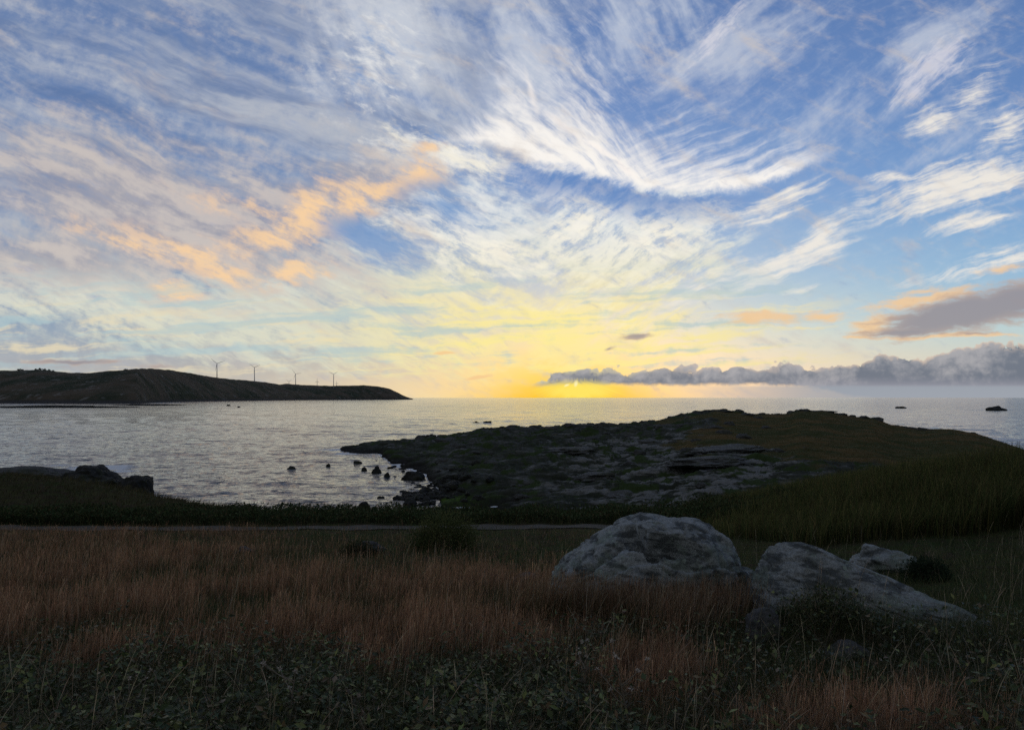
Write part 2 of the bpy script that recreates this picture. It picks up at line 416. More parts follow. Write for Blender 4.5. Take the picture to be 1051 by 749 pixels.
def plant_mat(name, trans=.25, rough=.75, spec=.04):
    m, g, out = new_mat(name)
    c = attr(g, 'Col', 'Color')
    p = principled(g, c, rough, spec)
    t = g.new('ShaderNodeBsdfTranslucent'); g.put(t.inputs[0], c)
    mx = g.new('ShaderNodeMixShader'); mx.inputs[0].default_value = trans
    g.l.new(p, mx.inputs[1]); g.l.new(t.outputs[0], mx.inputs[2]); g.l.new(mx.outputs[0], out.inputs[0])
    return m
M_plant = plant_mat('dry_grass_blades', .55, .95)
M_leaf = plant_mat('green_leaves', .22, .5, .16)
M_scrub = plant_mat('scrub_leaves', .25, .8, .03)

def rock_mat(name, base, dark, lichen, scale=1.0, b=.6, wet=None):
    """granite: speckle, stains, cracks, grey-green lichen"""
    m, g, out = new_mat(name)
    P = g.vmath('MULTIPLY', obj_co(g), (scale, scale, scale))
    n1 = g.noise(P, 1.3, 6, .6, dims='3D'); n2 = g.noise(P, 9, 6, .7, dims='3D'); n3 = g.noise(P, 60, 2, .6, dims='3D')
    st = g.noise(g.vmath('MULTIPLY', P, (1, 1, 3.2)), 2.4, 6, .65, dims='3D')
    n4 = g.noise(P, 24, 5, .75, dims='3D')
    c = g.mix(g.smooth(n4, .36, .64), tuple(x*.55 for x in base), base)
    c = g.mix(g.smooth(st+(n4-.5)*.3, .48, .57)*.9, c, dark)
    c = g.mix(g.smooth(n1+(n2-.5)*.5, .50, .62)*.7, c, lichen)
    spots = g.math('MAXIMUM', g.smooth(g.vor(P, 15)+(n4-.5)*.2, .20, .14), g.smooth(g.vor(P, 6)+(n4-.5)*.4, .22, .17))
    c = g.mix(spots*g.smooth(n1, .42, .55)*.75, c, tuple(min(1, x*1.6) for x in lichen))
    c = g.mix(g.smooth(n3, .5, .68)*.6, c, tuple(x*.3 for x in base))
    hgt = n1*.25+st*.25+n2*.26+n4*.16+n3*.05
    nrm = bump(g, hgt, b, .15/scale)
    g.l.new(principled(g, c, .92 if wet is None else wet, .08 if wet is None else .06, nrm), out.inputs[0])
    return m
M_granite = rock_mat('pale_granite', (.29, .325, .335), (.055, .066, .07), (.16, .205, .18), 1.0, .9)
M_granite_dark = rock_mat('weathered_granite', (.095, .10, .105), (.04, .044, .042), (.05, .06, .042))
M_slab = rock_mat('bare_slab_granite', (.135, .145, .15), (.07, .075, .075), (.06, .07, .05), .5)
M_shore_rock = rock_mat('wet_shore_rock', (.042, .045, .044), (.018, .020, .018), (.030, .036, .020), .7, .8, .7)

# ================================================================ TERRAIN SHAPE
RIDGE_PX = [300, 348, 361, 380, 400, 450, 500, 520, 560, 600, 660, 690, 716, 734, 779, 807, 820, 846, 872, 898, 917, 943, 976, 1002, 1032, 1060, 1110]
RIDGE_ROW = [470, 461.5, 457, 454, 452, 448, 441, 438, 438, 437.5, 434, 428, 423.5, 421, 425, 425, 421, 422, 426.5, 430, 436.5, 440.5, 440, 445, 454, 466, 500]
RIDGE_D = [132.5, 134, 133, 133, 134, 136, 139, 140, 142, 144, 146, 147, 148, 150, 150, 150, 150, 150, 148, 145, 143, 140, 135, 130, 122, 112, 95]
SHORE_PX = [300, 347, 361, 387, 394, 402, 416, 428, 436, 440, 448, 462, 500, 600, 700, 800]
SHORE_D = [129, 131, 122, 123, 113, 103, 98.5, 95, 89, 84, 76, 67, 60, 57, 54, 50]
def terrain(x, y, detail=True):
    """height of the land in metres above the sea, rockiness 0..1, brownness 0..1"""
    x = np.asarray(x, float); y = np.asarray(y, float)
    r = np.hypot(x, y)
    yy = y+fbm(x/14, y/14, o=2)*1.2
    sh = np.interp(x, [-60, -30, 0, 14, 40], [2.0, 1.0, 0, 4, 22])          # the shore runs obliquely
    base = interp_s(yy, [-400, -40, 0, 5, 12, 20, 27, 31], [22, 9.4, 8.2, 7.2, 6.42, 5.5, 4.95, 4.65], 1.5)
    drop = interp_s(yy-sh, [31, 37, 45, 53, 70, 200, 400], [0, -1.1, -3.8, -5.9, -7.6, -11, -14], 2)
    base = base+drop
    # grassy knoll on the left by the outcrop
    base = base+1.95*np.exp(-((x+32)/11)**2-((y-37.5)/6.0)**2)+.8*np.exp(-((x+23)/6)**2-((y-36)/3.5)**2)
    # bank under the reeds on the right
    base = base+.46*np.exp(-((x-4.0)/.75)**2-((y-8.75)/.5)**2)+.12*np.exp(-((x-5.4)/1.0)**2-((y-8.6)/.6)**2)
    base = base+sstep(x, 7, 20)*1.85*np.exp(-((y-27)/8.5)**2)+1.2*sstep(x, 5, 12)*np.exp(-((y-11)/6.0)**2)*.35
    # low ground tying the point to the shore
    px = px_of(x, y); px = np.where(y > 8, px, 2000)
    Dr = np.interp(px, RIDGE_PX, RIDGE_D); Ds = np.interp(px, SHORE_PX, SHORE_D)
    zr = CAMZ+(HY-interp_s(px, RIDGE_PX, RIDGE_ROW, 3))/F*Dr
    t = np.clip((y-Ds)/np.maximum(Dr-Ds, 2.0), -30, 30)
    zn = np.interp(px, [440, 500, 600, 740, 850], [.12, .35, .6, 1.2, 2.0])
    zs = zn+(np.maximum(zr, .4)-zn)*np.clip(t, 0, 1)**.85
    back = zr-((np.maximum(y-Dr, 0))/9.0)**1.3*1.6
    front = np.where(px < 452, zn+(y-Ds)*.28, zn+np.minimum(0, y-Ds)*.012)
    prom = np.where(t > 1, back, np.where(t < 0, front, zs))
    prom = np.where((px > 325) & (px < 1110) & (y > 40), prom, -9)
    prom = np.maximum(prom, -9)
    edge = sstep(px, 1180, 1080)*sstep(px, 330, 352)
    prom = prom*edge-9*(1-edge)
    k = .6
    z = np.log(np.exp(np.clip((base-2)/k, -60, 60))+np.exp(np.clip((prom-2)/k, -60, 60)))*k+2
    isprom = sstep(prom-base, -.5, .6)
    rock = isprom*1.0
    n1 = fbm(x/16, y/16, o=3); n2 = fbm(x/5+9, y/5, o=3)
    brown = sstep(px+90*n1+45*n2, 660, 770)*sstep(t+.3*n1+.2*n2, .05, .4)*isprom
    brown = np.maximum(brown, isprom*sstep(n1, .1, .3)*sstep(px, 480, 600)*sstep(t, .45, .6)*.8)
    rock = rock*(1-brown*.92)
    rock = np.maximum(rock, isprom*sstep(t, .95, 1.0)*sstep(n2, -.05, .15)*.8)
    if detail:
        # strata: ridges running along the point, stepped
        q = fbm((x+.3*y)/11, (y-.25*x)/3.4, o=5, g=.55)
        st = np.abs(fbm((x+.5*y)/5, (y-.3*x)/2.2+3, o=4, g=.55))
        amp = rock*sstep(z, -2, 1.5)*np.interp(t, [-.5, 0, .8, 1, 1.2], [.5, .8, .9, .45, .6])
        z = z+amp*(q*1.7-.1)+amp*(.28-st)*1.5
        bw = fbm((x+.4*y)/7.5, (y-.3*x)/3.6, o=4)*6; blk = (np.floor(bw)+sstep(bw-np.floor(bw), .75, 1.0))/6
        z = z+amp*1.7*blk
        z = z+.10*fbm(x/1.7, y/1.7, o=3)*sstep(r, 2, 8)*(1-rock)+brown*(.35*n2+.25*np.maximum(0, fbm(x/2.5, y/2.5+4, o=3)))
    return z, rock, brown, isprom
def ground_z(x, y): return terrain(x, y)[0]

az = np.concatenate([np.radians(np.linspace(-41, 41, 840)), np.radians(np.linspace(42.5, 317.5, 120))])
rad = np.concatenate([[.02], np.geomspace(.6, 14, 120), np.geomspace(14.15, 58, 230), np.geomspace(58.2, 175, 320), np.geomspace(178, 700, 24), np.geomspace(900, 60000, 14)])
RR, AA = np.meshgrid(rad, az, indexing='ij')
gx, gy = np.sin(AA)*RR, np.cos(AA)*RR
gz, grock, gbrown, gprom = terrain(gx, gy)
far = sstep(RR, 250, 600)
rear = sstep(-gy/np.maximum(RR, 1), -.2, .3)
gz = gz*(1-far)+far*(-12+rear*32)
gx0, gy0 = gx, gy

# path: a pale gravel track crossing the meadow
def path_d(x): return 26.6+.02*x+.35*np.sin(x*.12)
pathness = sstep(np.abs(gy-path_d(gx)), 1.0, .45)*sstep(gx, -40, -20)*sstep(gx, 9, 3)
gz = gz-pathness*.05

m, g, out = new_mat('coastal_ground')
P = obj_co(g)
rk, br = attr(g, 'rock'), attr(g, 'brown')
n1 = g.noise(P, .35, 6, .6, dims='3D'); n2 = g.noise(P, 2.2, 6, .65, dims='3D'); n3 = g.noise(P, 12, 4, .7, dims='3D')
stn = g.noise(g.vmath('MULTIPLY', P, (.28, .8, 1.6)), 1.0, 6, .62, dims='3D')
soil = g.mix(n2, (.035, .030, .020), (.060, .046, .030))
green = g.mix(g.smooth(n1, .4, .6), (.036, .055, .020), (.062, .064, .026))
turf = g.mix(g.smooth(n2, .42, .6), green, soil)
bnd = g.noise(g.vmath('MULTIPLY', P, (.12, .22, .5)), 1.0, 6, .65, dims='3D')
brn = g.mix(g.smooth(bnd, .38, .6), (.100, .070, .028), (.040, .048, .017))
turf = g.mix(br, turf, brn)
rockc = g.mix(g.smooth(stn, .40, .62), (.030, .036, .028), (.075, .082, .078))
rockc = g.mix(g.smooth(n2, .5, .68)*.8, rockc, (.042, .052, .028))
rockc = g.mix(g.smooth(n1, .50, .58)*.9, rockc, (.034, .054, .018))
pal = g.smooth(stn+attr(g, 'pale')*.14, .58, .70)*g.smooth(n1, .58, .48)
rockc = g.mix(pal, rockc, (.16, .168, .165))
wetz = g.sep(P)[2]
rockc = g.mix(g.smooth(wetz+(n2-.5)*.8, 1.1, .25), rockc, (.022, .022, .020))
weed = attr(g, 'weed')
rockc = g.mix(weed*g.smooth(n2, .38, .5), rockc, (.055, .10, .018))
c = g.mix(g.smooth(rk+(n2-.5)*.5, .3, .55), turf, rockc)
hb = n2*.6+n3*.25+stn*1.0
g.l.new(principled(g, c, 1.0, .03, bump(g, hb, .8, .35)), out.inputs[0])
M_ground = m
gpx = px_of(gx, gy); palef = sstep(gpx, 530, 640)*sstep(gpx, 860, 760)*(gy > 45)*(gy < 112)
weed = np.exp(-((gx+6.2)/3.2)**2-((gy-65)/2.6)**2)
ground = mesh_np('ground', np.stack([gx, gy, gz], -1).reshape(-1, 3), grid_faces(len(rad), len(az), True)[:, ::-1], M_ground, smooth=True,
                 attrs={'rock': grock.ravel(), 'brown': gbrown.ravel(), 'weed': weed.ravel(), 'pale': palef.ravel()})
tag(ground, kind='structure')

m, g, out = new_mat('path_gravel')
P = obj_co(g)
c = g.mix(g.noise(P, 3, 6, .7, dims='3D'), (.050, .048, .038), (.085, .08, .066))
g.l.new(principled(g, c, .95, .2, bump(g, g.noise(P, 40, 4, .7, dims='3D'), .5, .02)), out.inputs[0])
pxs = np.linspace(-30, 6.5, 260); pw = np.linspace(-.62, .62, 7)
PX, PW = np.meshgrid(pxs, pw, indexing='ij')
PYy = path_d(PX)+PW*(1+.12*fbm(PX*.8, PW*0))
pathz = ground_z(PX, PYy)-.05+.03
path = mesh_np('path', np.stack([PX, PYy, pathz+.02], -1).reshape(-1, 3), grid_faces(260, 7)[:, ::-1], m, smooth=True)
tag(path, kind='structure')

# ================================================================ SEA
def waves(x, y):
    d = np.hypot(x, y)
    z = 0
    for wl, a, ang, ph in ((34, .15, 8, 0), (21, .11, -14, 2.1), (12.5, .085, 22, .7), (7.3, .075, -6, 4.0)):
        s, c_ = math.sin(R(ang)), math.cos(R(ang))
        q = (x*s+y*c_)/wl+.55*fbm(x/wl*.35, y/wl*.5, o=2)
        env = .35+.9*sstep(fbm(x/wl/4.0+7, y/wl/2.2, o=2), -.25, .5)
        w = np.sin(q*2*math.pi); w = w-.25*np.cos(q*4*math.pi)
        z = z+a*w*env*sstep(wl/d, .0085, .03)
    for wl, a in ((4.5, .10), (2.3, .065), (1.25, .035)):
        z = z+a*fbm(x/wl, y/wl*1.9, o=2)*1.6*sstep(wl/d, .008, .016)
    return z
saz = np.concatenate([np.radians(np.linspace(-41, 41, 760)), np.radians(np.linspace(44, 316, 60))])
srad = np.concatenate([np.geomspace(24, 60, 40), np.geomspace(60.3, 300, 420), np.geomspace(302, 1500, 160), np.geomspace(1530, 60000, 60)])
SR, SA = np.meshgrid(srad, saz, indexing='ij')
sx_, sy_ = np.sin(SA)*SR, np.cos(SA)*SR
inshore = sstep(SR, 1500, 60)
sz_ = np.where(np.abs(SA % (2*math.pi)-math.pi) > 2.3, waves(sx_, sy_), 0)
hz = terrain(sx_, sy_, False)[0]
foam = sstep(hz, -1.3, -.1)*(SR < 400)
def patch(pxx, row, lx, ly, s=1.0):
    d = CAMZ*F/(row-HY); x0 = (pxx-CX)/F*d
    return s*np.exp(-((sx_-x0)/lx)**2-((sy_-d)/ly)**2)
foam = np.clip(foam*.85, 0, 1)
for a in ((340, 461, 5, 5, 1.1), (352, 466, 3, 3, .9), (105, 480, 5, 5, 1.3), (60, 477, 3, 3, .8), (125, 484, 3, 4, .9), (1030, 451, 5, 8, 1.2), (1045, 455, 6, 6, 1.2), (1000, 441, 8, 10, .8), (428, 482, 1.5, 2, 1.0), (436, 489, 1.5, 2, .9),
          (24, 415.0, 20, 40, 1.8), (170, 413.4, 40, 60, 1.1), (190, 412.6, 30, 60, .9), (1005, 420.6, 16, 14, .9), (1035, 420.6, 12, 14, .8), (925, 418.4, 9, 20, .8), (500, 434.5, 5, 5, .8),
          (300, 455, 10, 5, .5), (235, 500, 8, 3, .35), (930, 432, 20, 12, .5), (410, 500, 5, 4, .6)):
    foam = np.maximum(foam, patch(*a))
m, g, out = new_mat('sea_water')
P = obj_co(g)
fo = attr(g, 'foam')
dist = g.vmath('LENGTH', P, out=1)
nfar = g.noise(g.vmath('MULTIPLY', P, (.055, .075, .1)), 1.0, 5, .56)
nmid = g.noise(g.vmath('MULTIPLY', P, (.36, .52, 1)), 1.0, 5, .54)
nnear = g.noise(g.vmath('MULTIPLY', P, (1.9, 2.4, 3)), 1.0, 4, .55)
hgt = nfar*g.smooth(dist, 90, 900, .35, 2.0)+nmid*g.smooth(dist, 60, 600, .46, .26)+nnear*g.smooth(dist, 260, 60, .01, .075)
nrm = bump(g, hgt, 1.0, .95)
ff = g.noise(g.vmath('MULTIPLY', P, (1, 1.6, 1)), .9, 7, .7)
fm = g.smooth(fo*.62+ff*.62, .62, .86)*g.smooth(fo, .03, .2)
c = g.mix(fm, (.012, .024, .030), (.62, .66, .68))
wr = g.lerp(fm, g.smooth(dist, 60, 700, .05, .12), .8)
g.l.new(principled(g, c, wr, .5, nrm, IOR=1.333), out.inputs[0])
sea = mesh_np('sea', np.stack([sx_, sy_, sz_], -1).reshape(-1, 3), grid_faces(len(srad), len(saz), True)[:, ::-1], m, smooth=True, attrs={'foam': foam.ravel()})
tag(sea, kind='structure')
# ================================================================ FAR HEADLAND
HS_PX = [-90, 0, 100, 140, 180, 230, 300, 360, 425]
HS_D = [1050, 1160, 1120, 1150, 1550, 1950, 2600, 3050, 3500]
HR_PX = [-90, 0, 20, 40, 60, 90, 110, 130, 150, 175, 200, 223, 246, 262, 287, 294, 314, 337, 355, 373, 389, 401, 410, 419, 426]
HR_ROW = [388, 381, 380.5, 380, 382, 383, 381, 379.5, 378.5, 380, 384, 388, 390, 391, 394.7, 394, 395.4, 396, 396, 395.4, 396.5, 399.3, 404, 408, 409.8]
def head_d(px): return np.interp(px, HS_PX, HS_D)
def head_dr(px): return head_d(px)*np.interp(px, [-90, 250, 425], [1.38, 1.22, 1.04])
hp = np.linspace(-90, 427, 700); ht_ = np.linspace(-.03, 1.9, 90)
HP, HT = np.meshgrid(hp, ht_, indexing='ij')
Ds_, Dr_ = head_d(HP), head_dr(HP)
HD = Ds_+(Dr_-Ds_)*HT
row = interp_s(HP, HR_PX, HR_ROW, 2)
zr_ = CAMZ+(HY-row)/F*Dr_
hx = (HP-CX)/F*HD
n = fbm(hx/160, HD/160, o=5); n2_ = fbm(hx/45, HD/60, o=4)
prof = np.where(HT < 1, 1-(1-np.clip(HT, 0, 1))**1.5, 1-.55*((HT-1)/.9)**1.4)
low_ = sstep(HT, .0, .16)
z = zr_*prof*(.15+.85*low_)*(1+.13*n*np.sin(np.clip(HT, 0, 1)*math.pi))+3.4*n2_*low_+.8*n2_
z = np.where(HT < 0, -4, z+.6)
ends = sstep(HP, 427, 422); z = z*ends-3*(1-ends)
m, g, out = new_mat('headland_heath')
P = obj_co(g)
n1 = g.noise(P, .012, 7, .62, dims='3D'); n2 = g.noise(P, .05, 6, .65, dims='3D')
c = g.mix(g.smooth(n1, .38, .6), (.022, .032, .016), (.075, .062, .042))
c = g.mix(g.smooth(n2, .56, .68)*.8, c, (.17, .17, .16))
zz = g.sep(P)[2]
c = g.mix(g.smooth(zz+(n2-.5)*8, 8, 3), c, (.035, .035, .034))
g.l.new(principled(g, c, .95, .1, bump(g, n2, .8, 8)), out.inputs[0])
M_heath = m
headland = mesh_np('hills', np.stack([hx, HD, z], -1).reshape(-1, 3), grid_faces(700, 90), M_heath, smooth=True)
tag(headland, kind='structure')

# ---------------------------------------------------------------- small mesh kit
def tube(points, radii, n=8):
    """verts, quads of a tapering tube along points"""
    pts = np.array(points, float); vs = []; fs = []
    for i, p in enumerate(pts):
        d = pts[min(i+1, len(pts)-1)]-pts[max(i-1, 0)]; d /= np.linalg.norm(d)+1e-9
        a = np.cross(d, (0, 0, 1) if abs(d[2]) < .9 else (1, 0, 0)); a /= np.linalg.norm(a); b = np.cross(d, a)
        for k in range(n):
            t = 2*math.pi*k/n; vs.append(p+radii[i]*(math.cos(t)*a+math.sin(t)*b))
    for i in range(len(pts)-1):
        for k in range(n): fs.append((i*n+k, i*n+(k+1) % n, (i+1)*n+(k+1) % n, (i+1)*n+k))
    return np.array(vs), fs
def join(parts):
    vs = []; fs = []; o = 0
    for v, f in parts:
        vs.append(np.asarray(v, float)); fs += [tuple(i+o for i in q) for q in f]; o += len(v)
    return np.vstack(vs), fs
def poly(name, vf, mat, parent=None, smooth=True):
    me = bpy.data.meshes.new(name); me.from_pydata([tuple(p) for p in vf[0]], [], vf[1]); me.update()
    me.polygons.foreach_set('use_smooth', [smooth]*len(me.polygons)); me.materials.append(mat)
    o = bpy.data.objects.new(name, me); coll.objects.link(o)
    if parent: o.parent = parent
    return o
def plain(name, col, rough=.6, spec=.3, var=.2, sc=2.0):
    m, g, out = new_mat(name)
    c = g.mix(g.noise(obj_co(g), sc, 5, .6, dims='3D'), tuple(x*(1-var) for x in col), tuple(min(1, x*(1+var)) for x in col))
    g.l.new(principled(g, c, rough, spec), out.inputs[0]); return m
M_turb = plain('turbine_paint', (.55, .56, .57), .5, .4, .06, .2)

# ================================================================ WIND TURBINES
def capped(v, f, n):
    return v, list(f)+[tuple(range(n-1, -1, -1)), tuple(range(len(v)-n, len(v)))]
def make_turbine(hub_h, blade_l, spin):
    root = empty('wind_turbine', (0, 0, 0))
    t = tube([(0, 0, -14), (0, 0, hub_h*.5), (0, 0, hub_h-.8)], [1.75, 1.35, .95], 14)
    poly('tower', capped(*t, 14), M_turb, root)
    nv = tube([(0, 3.6, hub_h), (0, 3.2, hub_h), (0, -1.6, hub_h), (0, -2.2, hub_h)], [.9, 1.5, 1.4, .9], 10)
    poly('nacelle', capped(*nv, 10), M_turb, root)
    hb = tube([(0, -2.2, hub_h), (0, -3.2, hub_h), (0, -4.0, hub_h), (0, -4.3, hub_h)], [1.2, 1.15, .7, .1], 10)
    poly('hub', capped(*hb, 10), M_turb, root)
    for k in range(3):
        a = R(spin+120*k); dx, dz = math.cos(a), math.sin(a); vs = []; fs = []
        prof = [(0, .55, .45), (.08, .6, .5), (.2, 1.15, .3), (.6, .75, .16), (.95, .35, .07), (1, .1, .04)]
        for s, w, th in prof:
            L = .8+s*blade_l
            for ww, tt in ((-w*.45, 0), (0, th), (w*.9, 0), (0, -th)):
                vs.append((dx*L-dz*ww, -3.0+tt-ww*.25, hub_h+dz*L+dx*ww))
        for i in range(len(prof)-1):
            for q in range(4): fs.append((i*4+q, i*4+(q+1) % 4, i*4+4+(q+1) % 4, i*4+4+q))
        poly('blade', (np.array(vs), fs+[(3, 2, 1, 0), (20, 21, 22, 23)]), M_turb, root)
    return root
TG = 'wind turbines along the headland ridge'
for pxx, hub_row, base_row, rot, spin, D_, lab in (
    (222.7, 373.0, 388, 8.0, 139, 2420, 'tallest wind turbine, leftmost on the headland ridge, blades raised to the left'),
    (261.2, 377.0, 391, 6.2, 25, 2600, 'wind turbine with a V of two raised blades, second from left on the ridge'),
    (303.4, 383.6, 395, 5.8, 128, 3000, 'third full-size wind turbine along the ridge, one blade up left, by the far hill'),
    (342.4, 384.0, 396, 5.2, 33, 3150, 'rightmost full-size wind turbine on the ridge, towards the cape end'),
    (296.6, 391.4, 396, 3.2, 150, 3900, 'tiny distant wind turbine barely showing rotor above ridge, left of the small pair'),
    (325.5, 391.2, 397, 3.2, 88, 3900, 'tiny distant wind turbine between the two larger right-hand turbines'),
    (345.5, 393.0, 397, 2.4, 95, 4300, 'smallest far wind turbine peeping out just beside the rightmost big one')):
    xx, yy_, hz_ = at(pxx, hub_row, D_)
    bz = at(pxx, base_row, D_)[2]-4
    t = make_turbine(hz_-bz, rot/F*D_*.98, spin); t.location = (xx, yy_, bz)
    t.rotation_euler.z = R(18)
    tag(t, lab, 'wind turbine', TG)

# ================================================================ ROCKS
def ico(sub):
    bm = bmesh.new(); bmesh.ops.create_icosphere(bm, subdivisions=sub, radius=1)
    v = np.array([p.co[:] for p in bm.verts]); f = np.array([[q.index for q in t.verts] for t in bm.faces]); bm.free(); return v, f
ICO = {k: ico(k) for k in (3, 4, 5, 6, 7)}
def rock_shape(sub, sx, sy, sz, seed, rough=.12, pw=2.6, shear=0, tilt=0, fine=.02, planes=6):
    """a weathered lump: rounded box, a few chipped planes, lumps, grain; returns verts, faces"""
    v, f = ICO[sub]
    n = v/((np.abs(v)**pw).sum(1)**(1/pw))[:, None]
    rr = np.random.default_rng(seed)
    for _ in range(planes):
        d = rr.normal(size=3); d[2] = abs(d[2])*.8; d /= np.linalg.norm(d); c = rr.uniform(.72, .95)
        s = n@d; over_ = np.maximum(s-c, 0); n = n-d[None, :]*(over_*.85)[:, None]
    o = seed*7.31
    k = 1+rough*fbm(n[:, 0]*1.4+o, n[:, 1]*1.4, n[:, 2]*1.4, o=3)*1.6+fine*fbm(n[:, 0]*7+o, n[:, 1]*7, n[:, 2]*7, o=4)*1.8
    p = n*k[:, None]*np.array([sx, sy, sz])
    p[:, 0] += shear*p[:, 2]; p[:, 2] += tilt*p[:, 0]
    return p, f
def rock(loc, sub, size, seed, mat, label, name='rock', group=None, rz=0, cat='rock', **kw):
    p, f = rock_shape(sub, *size, seed, **kw)
    o = mesh_np(name, p, f, mat, smooth=True); o.location = loc; o.rotation_euler.z = rz
    return tag(o, label, cat, group)

FOOT = []                                                   # footprints the grass keeps off: x, y, rx, ry, rot
# ---- the big boulder: long left shoulder, hollow with a dark pocket, overhanging right flank
def big_boulder():
    v, f = ICO[7]
    pw = 2.75
    n = v/((np.abs(v)**pw).sum(1)**(1/pw))[:, None]
    x, y, z = n.T
    k = 1+.10*fbm(x*1.3+4, y*1.3, z*1.3, o=3)*1.5
    p = n*k[:, None]
    zz = np.maximum(p[:, 2], 0)
    S = np.array([1.62, 1.2, 1.33])
    q = p*S
    q[:, 0] += .16*q[:, 2]                                   # the top leans to the right
    q[:, 2] *= np.where(q[:, 0] < .1, 1-.30*np.abs(q[:, 0]-.1), 1-.05*np.abs(q[:, 0]-.1))
    X, Z = q[:, 0], q[:, 2]; Yf = q[:, 1]
    nrm = n/np.linalg.norm(n, axis=1)[:, None]
    fr = sstep(-nrm[:, 1], -.25, .25)                        # the side turned to the camera
    wx = .05*fbm(q[:, 0]*3+2, q[:, 1]*3, q[:, 2]*3, o=3); wz = .05*fbm(q[:, 0]*3-7, q[:, 1]*3, q[:, 2]*3+4, o=3)
    Xw, Zw = X+wx, Z+wz
    def dent(cx, cz, rx, rz, ang, depth, sharp=1.0):
        ca, sa = math.cos(R(ang)), math.sin(R(ang)); a = (Xw-cx)*ca+(Zw-cz)*sa; b = -(Xw-cx)*sa+(Zw-cz)*ca
        return depth*np.exp(-((a/rx)**2+(b/rz)**2)**sharp)*fr
    def bowl(cx, cz, rx, rz, ang, depth):
        ca, sa = math.cos(R(ang)), math.sin(R(ang)); a = (Xw-cx)*ca+(Zw-cz)*sa; b = -(Xw-cx)*sa+(Zw-cz)*ca
        return depth*np.sqrt(np.clip(1-(a/rx)**2-(b/rz)**2, 0, 1))*fr
    D = bowl(.16, 1.0, .62, .17, -4, .60)                    # broad hollow under the crown, crisp rim
    D = D+bowl(.02, .86, .13, .12, 20, .40)                  # dark pocket in its floor
    lz = np.interp(X, [-1.7, -1.0, -.35, .1, .45, .9, 1.7], [.05, .34, .66, .72, .60, .66, .45])
    D = D-.15*sstep(lz-Zw, -.025, .03)*sstep(Z, -.1, .2)*fr  # the lower front lobe stands out as a ledge
    lz2 = np.interp(X, [-1.7, -1.1, -.5, .0], [.12, .52, .92, 1.05])
    D = D+.14*np.exp(-((Zw-lz2)/.04)**2)*sstep(X, .0, -.25)*fr
    for k in range(4):                                       # upright fissures down the right flank
        D = D+dent((.72, .98, 1.2, 1.38)[k], (.2, .3, .35, .3)[k], .035, .42, (4, 8, 10, 12)[k], (.10, .17, .12, .10)[k], 1.3)
    rp = np.random.default_rng(4)
    for k in range(46):                                      # weathering pits
        u = rp.normal(size=3); u[2] = abs(u[2])+.1; u[1] = -abs(u[1])*.8+.1; u /= np.linalg.norm(u); r_ = rp.uniform(.02, .055)
        dd = np.linalg.norm(nrm-u, axis=1); D = D+r_*.9*np.clip(1-(dd/r_)**2, 0, 1)
    q = q-nrm*D[:, None]
    g1 = fbm(q[:, 0]*2.2, q[:, 1]*2.2, q[:, 2]*2.6, o=6, g=.6); g2 = np.abs(fbm(q[:, 0]*1.6+5, q[:, 1]*1.6, q[:, 2]*2.4+q[:, 0]*1.2, o=4))
    q = q+nrm*(.035*g1-.06*np.clip(1-g2*9, 0, 1))[:, None]
    # vertical flutes down the right flank
    q = q-nrm*((.05*sstep(q[:, 0], .9, 1.5)*np.maximum(0, fbm(q[:, 0]*9, q[:, 1]*9, q[:, 2]*1.2, o=3)))*1.5)[:, None]
    return q, f
q, f = big_boulder()
BX, BY, _ = at(657, 600, 12.0)
b_o = mesh_np('boulder', q, f, M_granite, smooth=True); b_o.location = (BX+.02, BY, 6.62)
tag(b_o, 'largest pale granite boulder, rounded with a hollow and dark pocket, in the meadow', 'boulder')
FOOT.append((BX+.1, BY, 1.55, .95, 0))
# ---- the long slab, high at its left end and running down to the right
def long_slab():
    v, f = ICO[7]
    n = v/((np.abs(v)**3.6).sum(1)**(1/3.6))[:, None]
    rr = np.random.default_rng(12)
    for d, c in (((-.25, -.72, .62), .80), ((.1, -.5, .85), .88), ((-.85, -.3, .45), .86), ((.3, .6, .7), .85), ((-.5, -.8, -.1), .95), ((.75, -.55, .35), .90)):
        d = np.array(d)/np.linalg.norm(d); n = n-d[None, :]*(np.maximum(n@d-c, 0)*.93)[:, None]
    u = (n[:, 0]+1)/2
    L = n[:, 0]*1.62
    hgt = np.interp(u, [0, .12, .25, .45, .7, 1.0], [.80, .92, .86, .66, .42, .20])
    wid = np.interp(u, [0, .2, .5, 1.0], [.58, .72, .60, .32])
    q = np.stack([L, n[:, 1]*wid, n[:, 2]*hgt], 1)
    q[:, 2] += np.interp(u, [0, .25, 1], [.0, .02, -.26])
    q[:, 1] += .12*np.sin(u*3)
    nn = v
    Zs = q[:, 2]+.36*q[:, 0]                                  # bedding runs along the slope
    a = .05*fbm(q[:, 0]*1.2+11, q[:, 1]*1.6, q[:, 2]*1.6, o=3)+.018*fbm(q[:, 0]*4+3, q[:, 1]*9, q[:, 2]*9, o=5)
    st = np.floor(Zs*5+.5*fbm(q[:, 0]*1.3, q[:, 1]*1.3, q[:, 2], o=3)); a = a+.05*(np.sin(st*12.9)*.5)
    crk = np.abs(fbm(q[:, 0]*.9+2, q[:, 1]*2+8, Zs*3.4, o=4))
    return q+nn*(a-.05*np.clip(1-crk*11, 0, 1))[:, None], f
q, f = long_slab()
SX, SY, _ = at(890, 600, 10.0)
s_o = mesh_np('boulder', q, f, M_granite, smooth=True); s_o.location = (SX, SY, 6.93); s_o.rotation_euler.z = R(-9)
tag(s_o, 'long pale granite slab sloping down to the right beside the biggest boulder', 'boulder')
FOOT.append((SX-.1, SY, 1.4, .42, R(-9)))
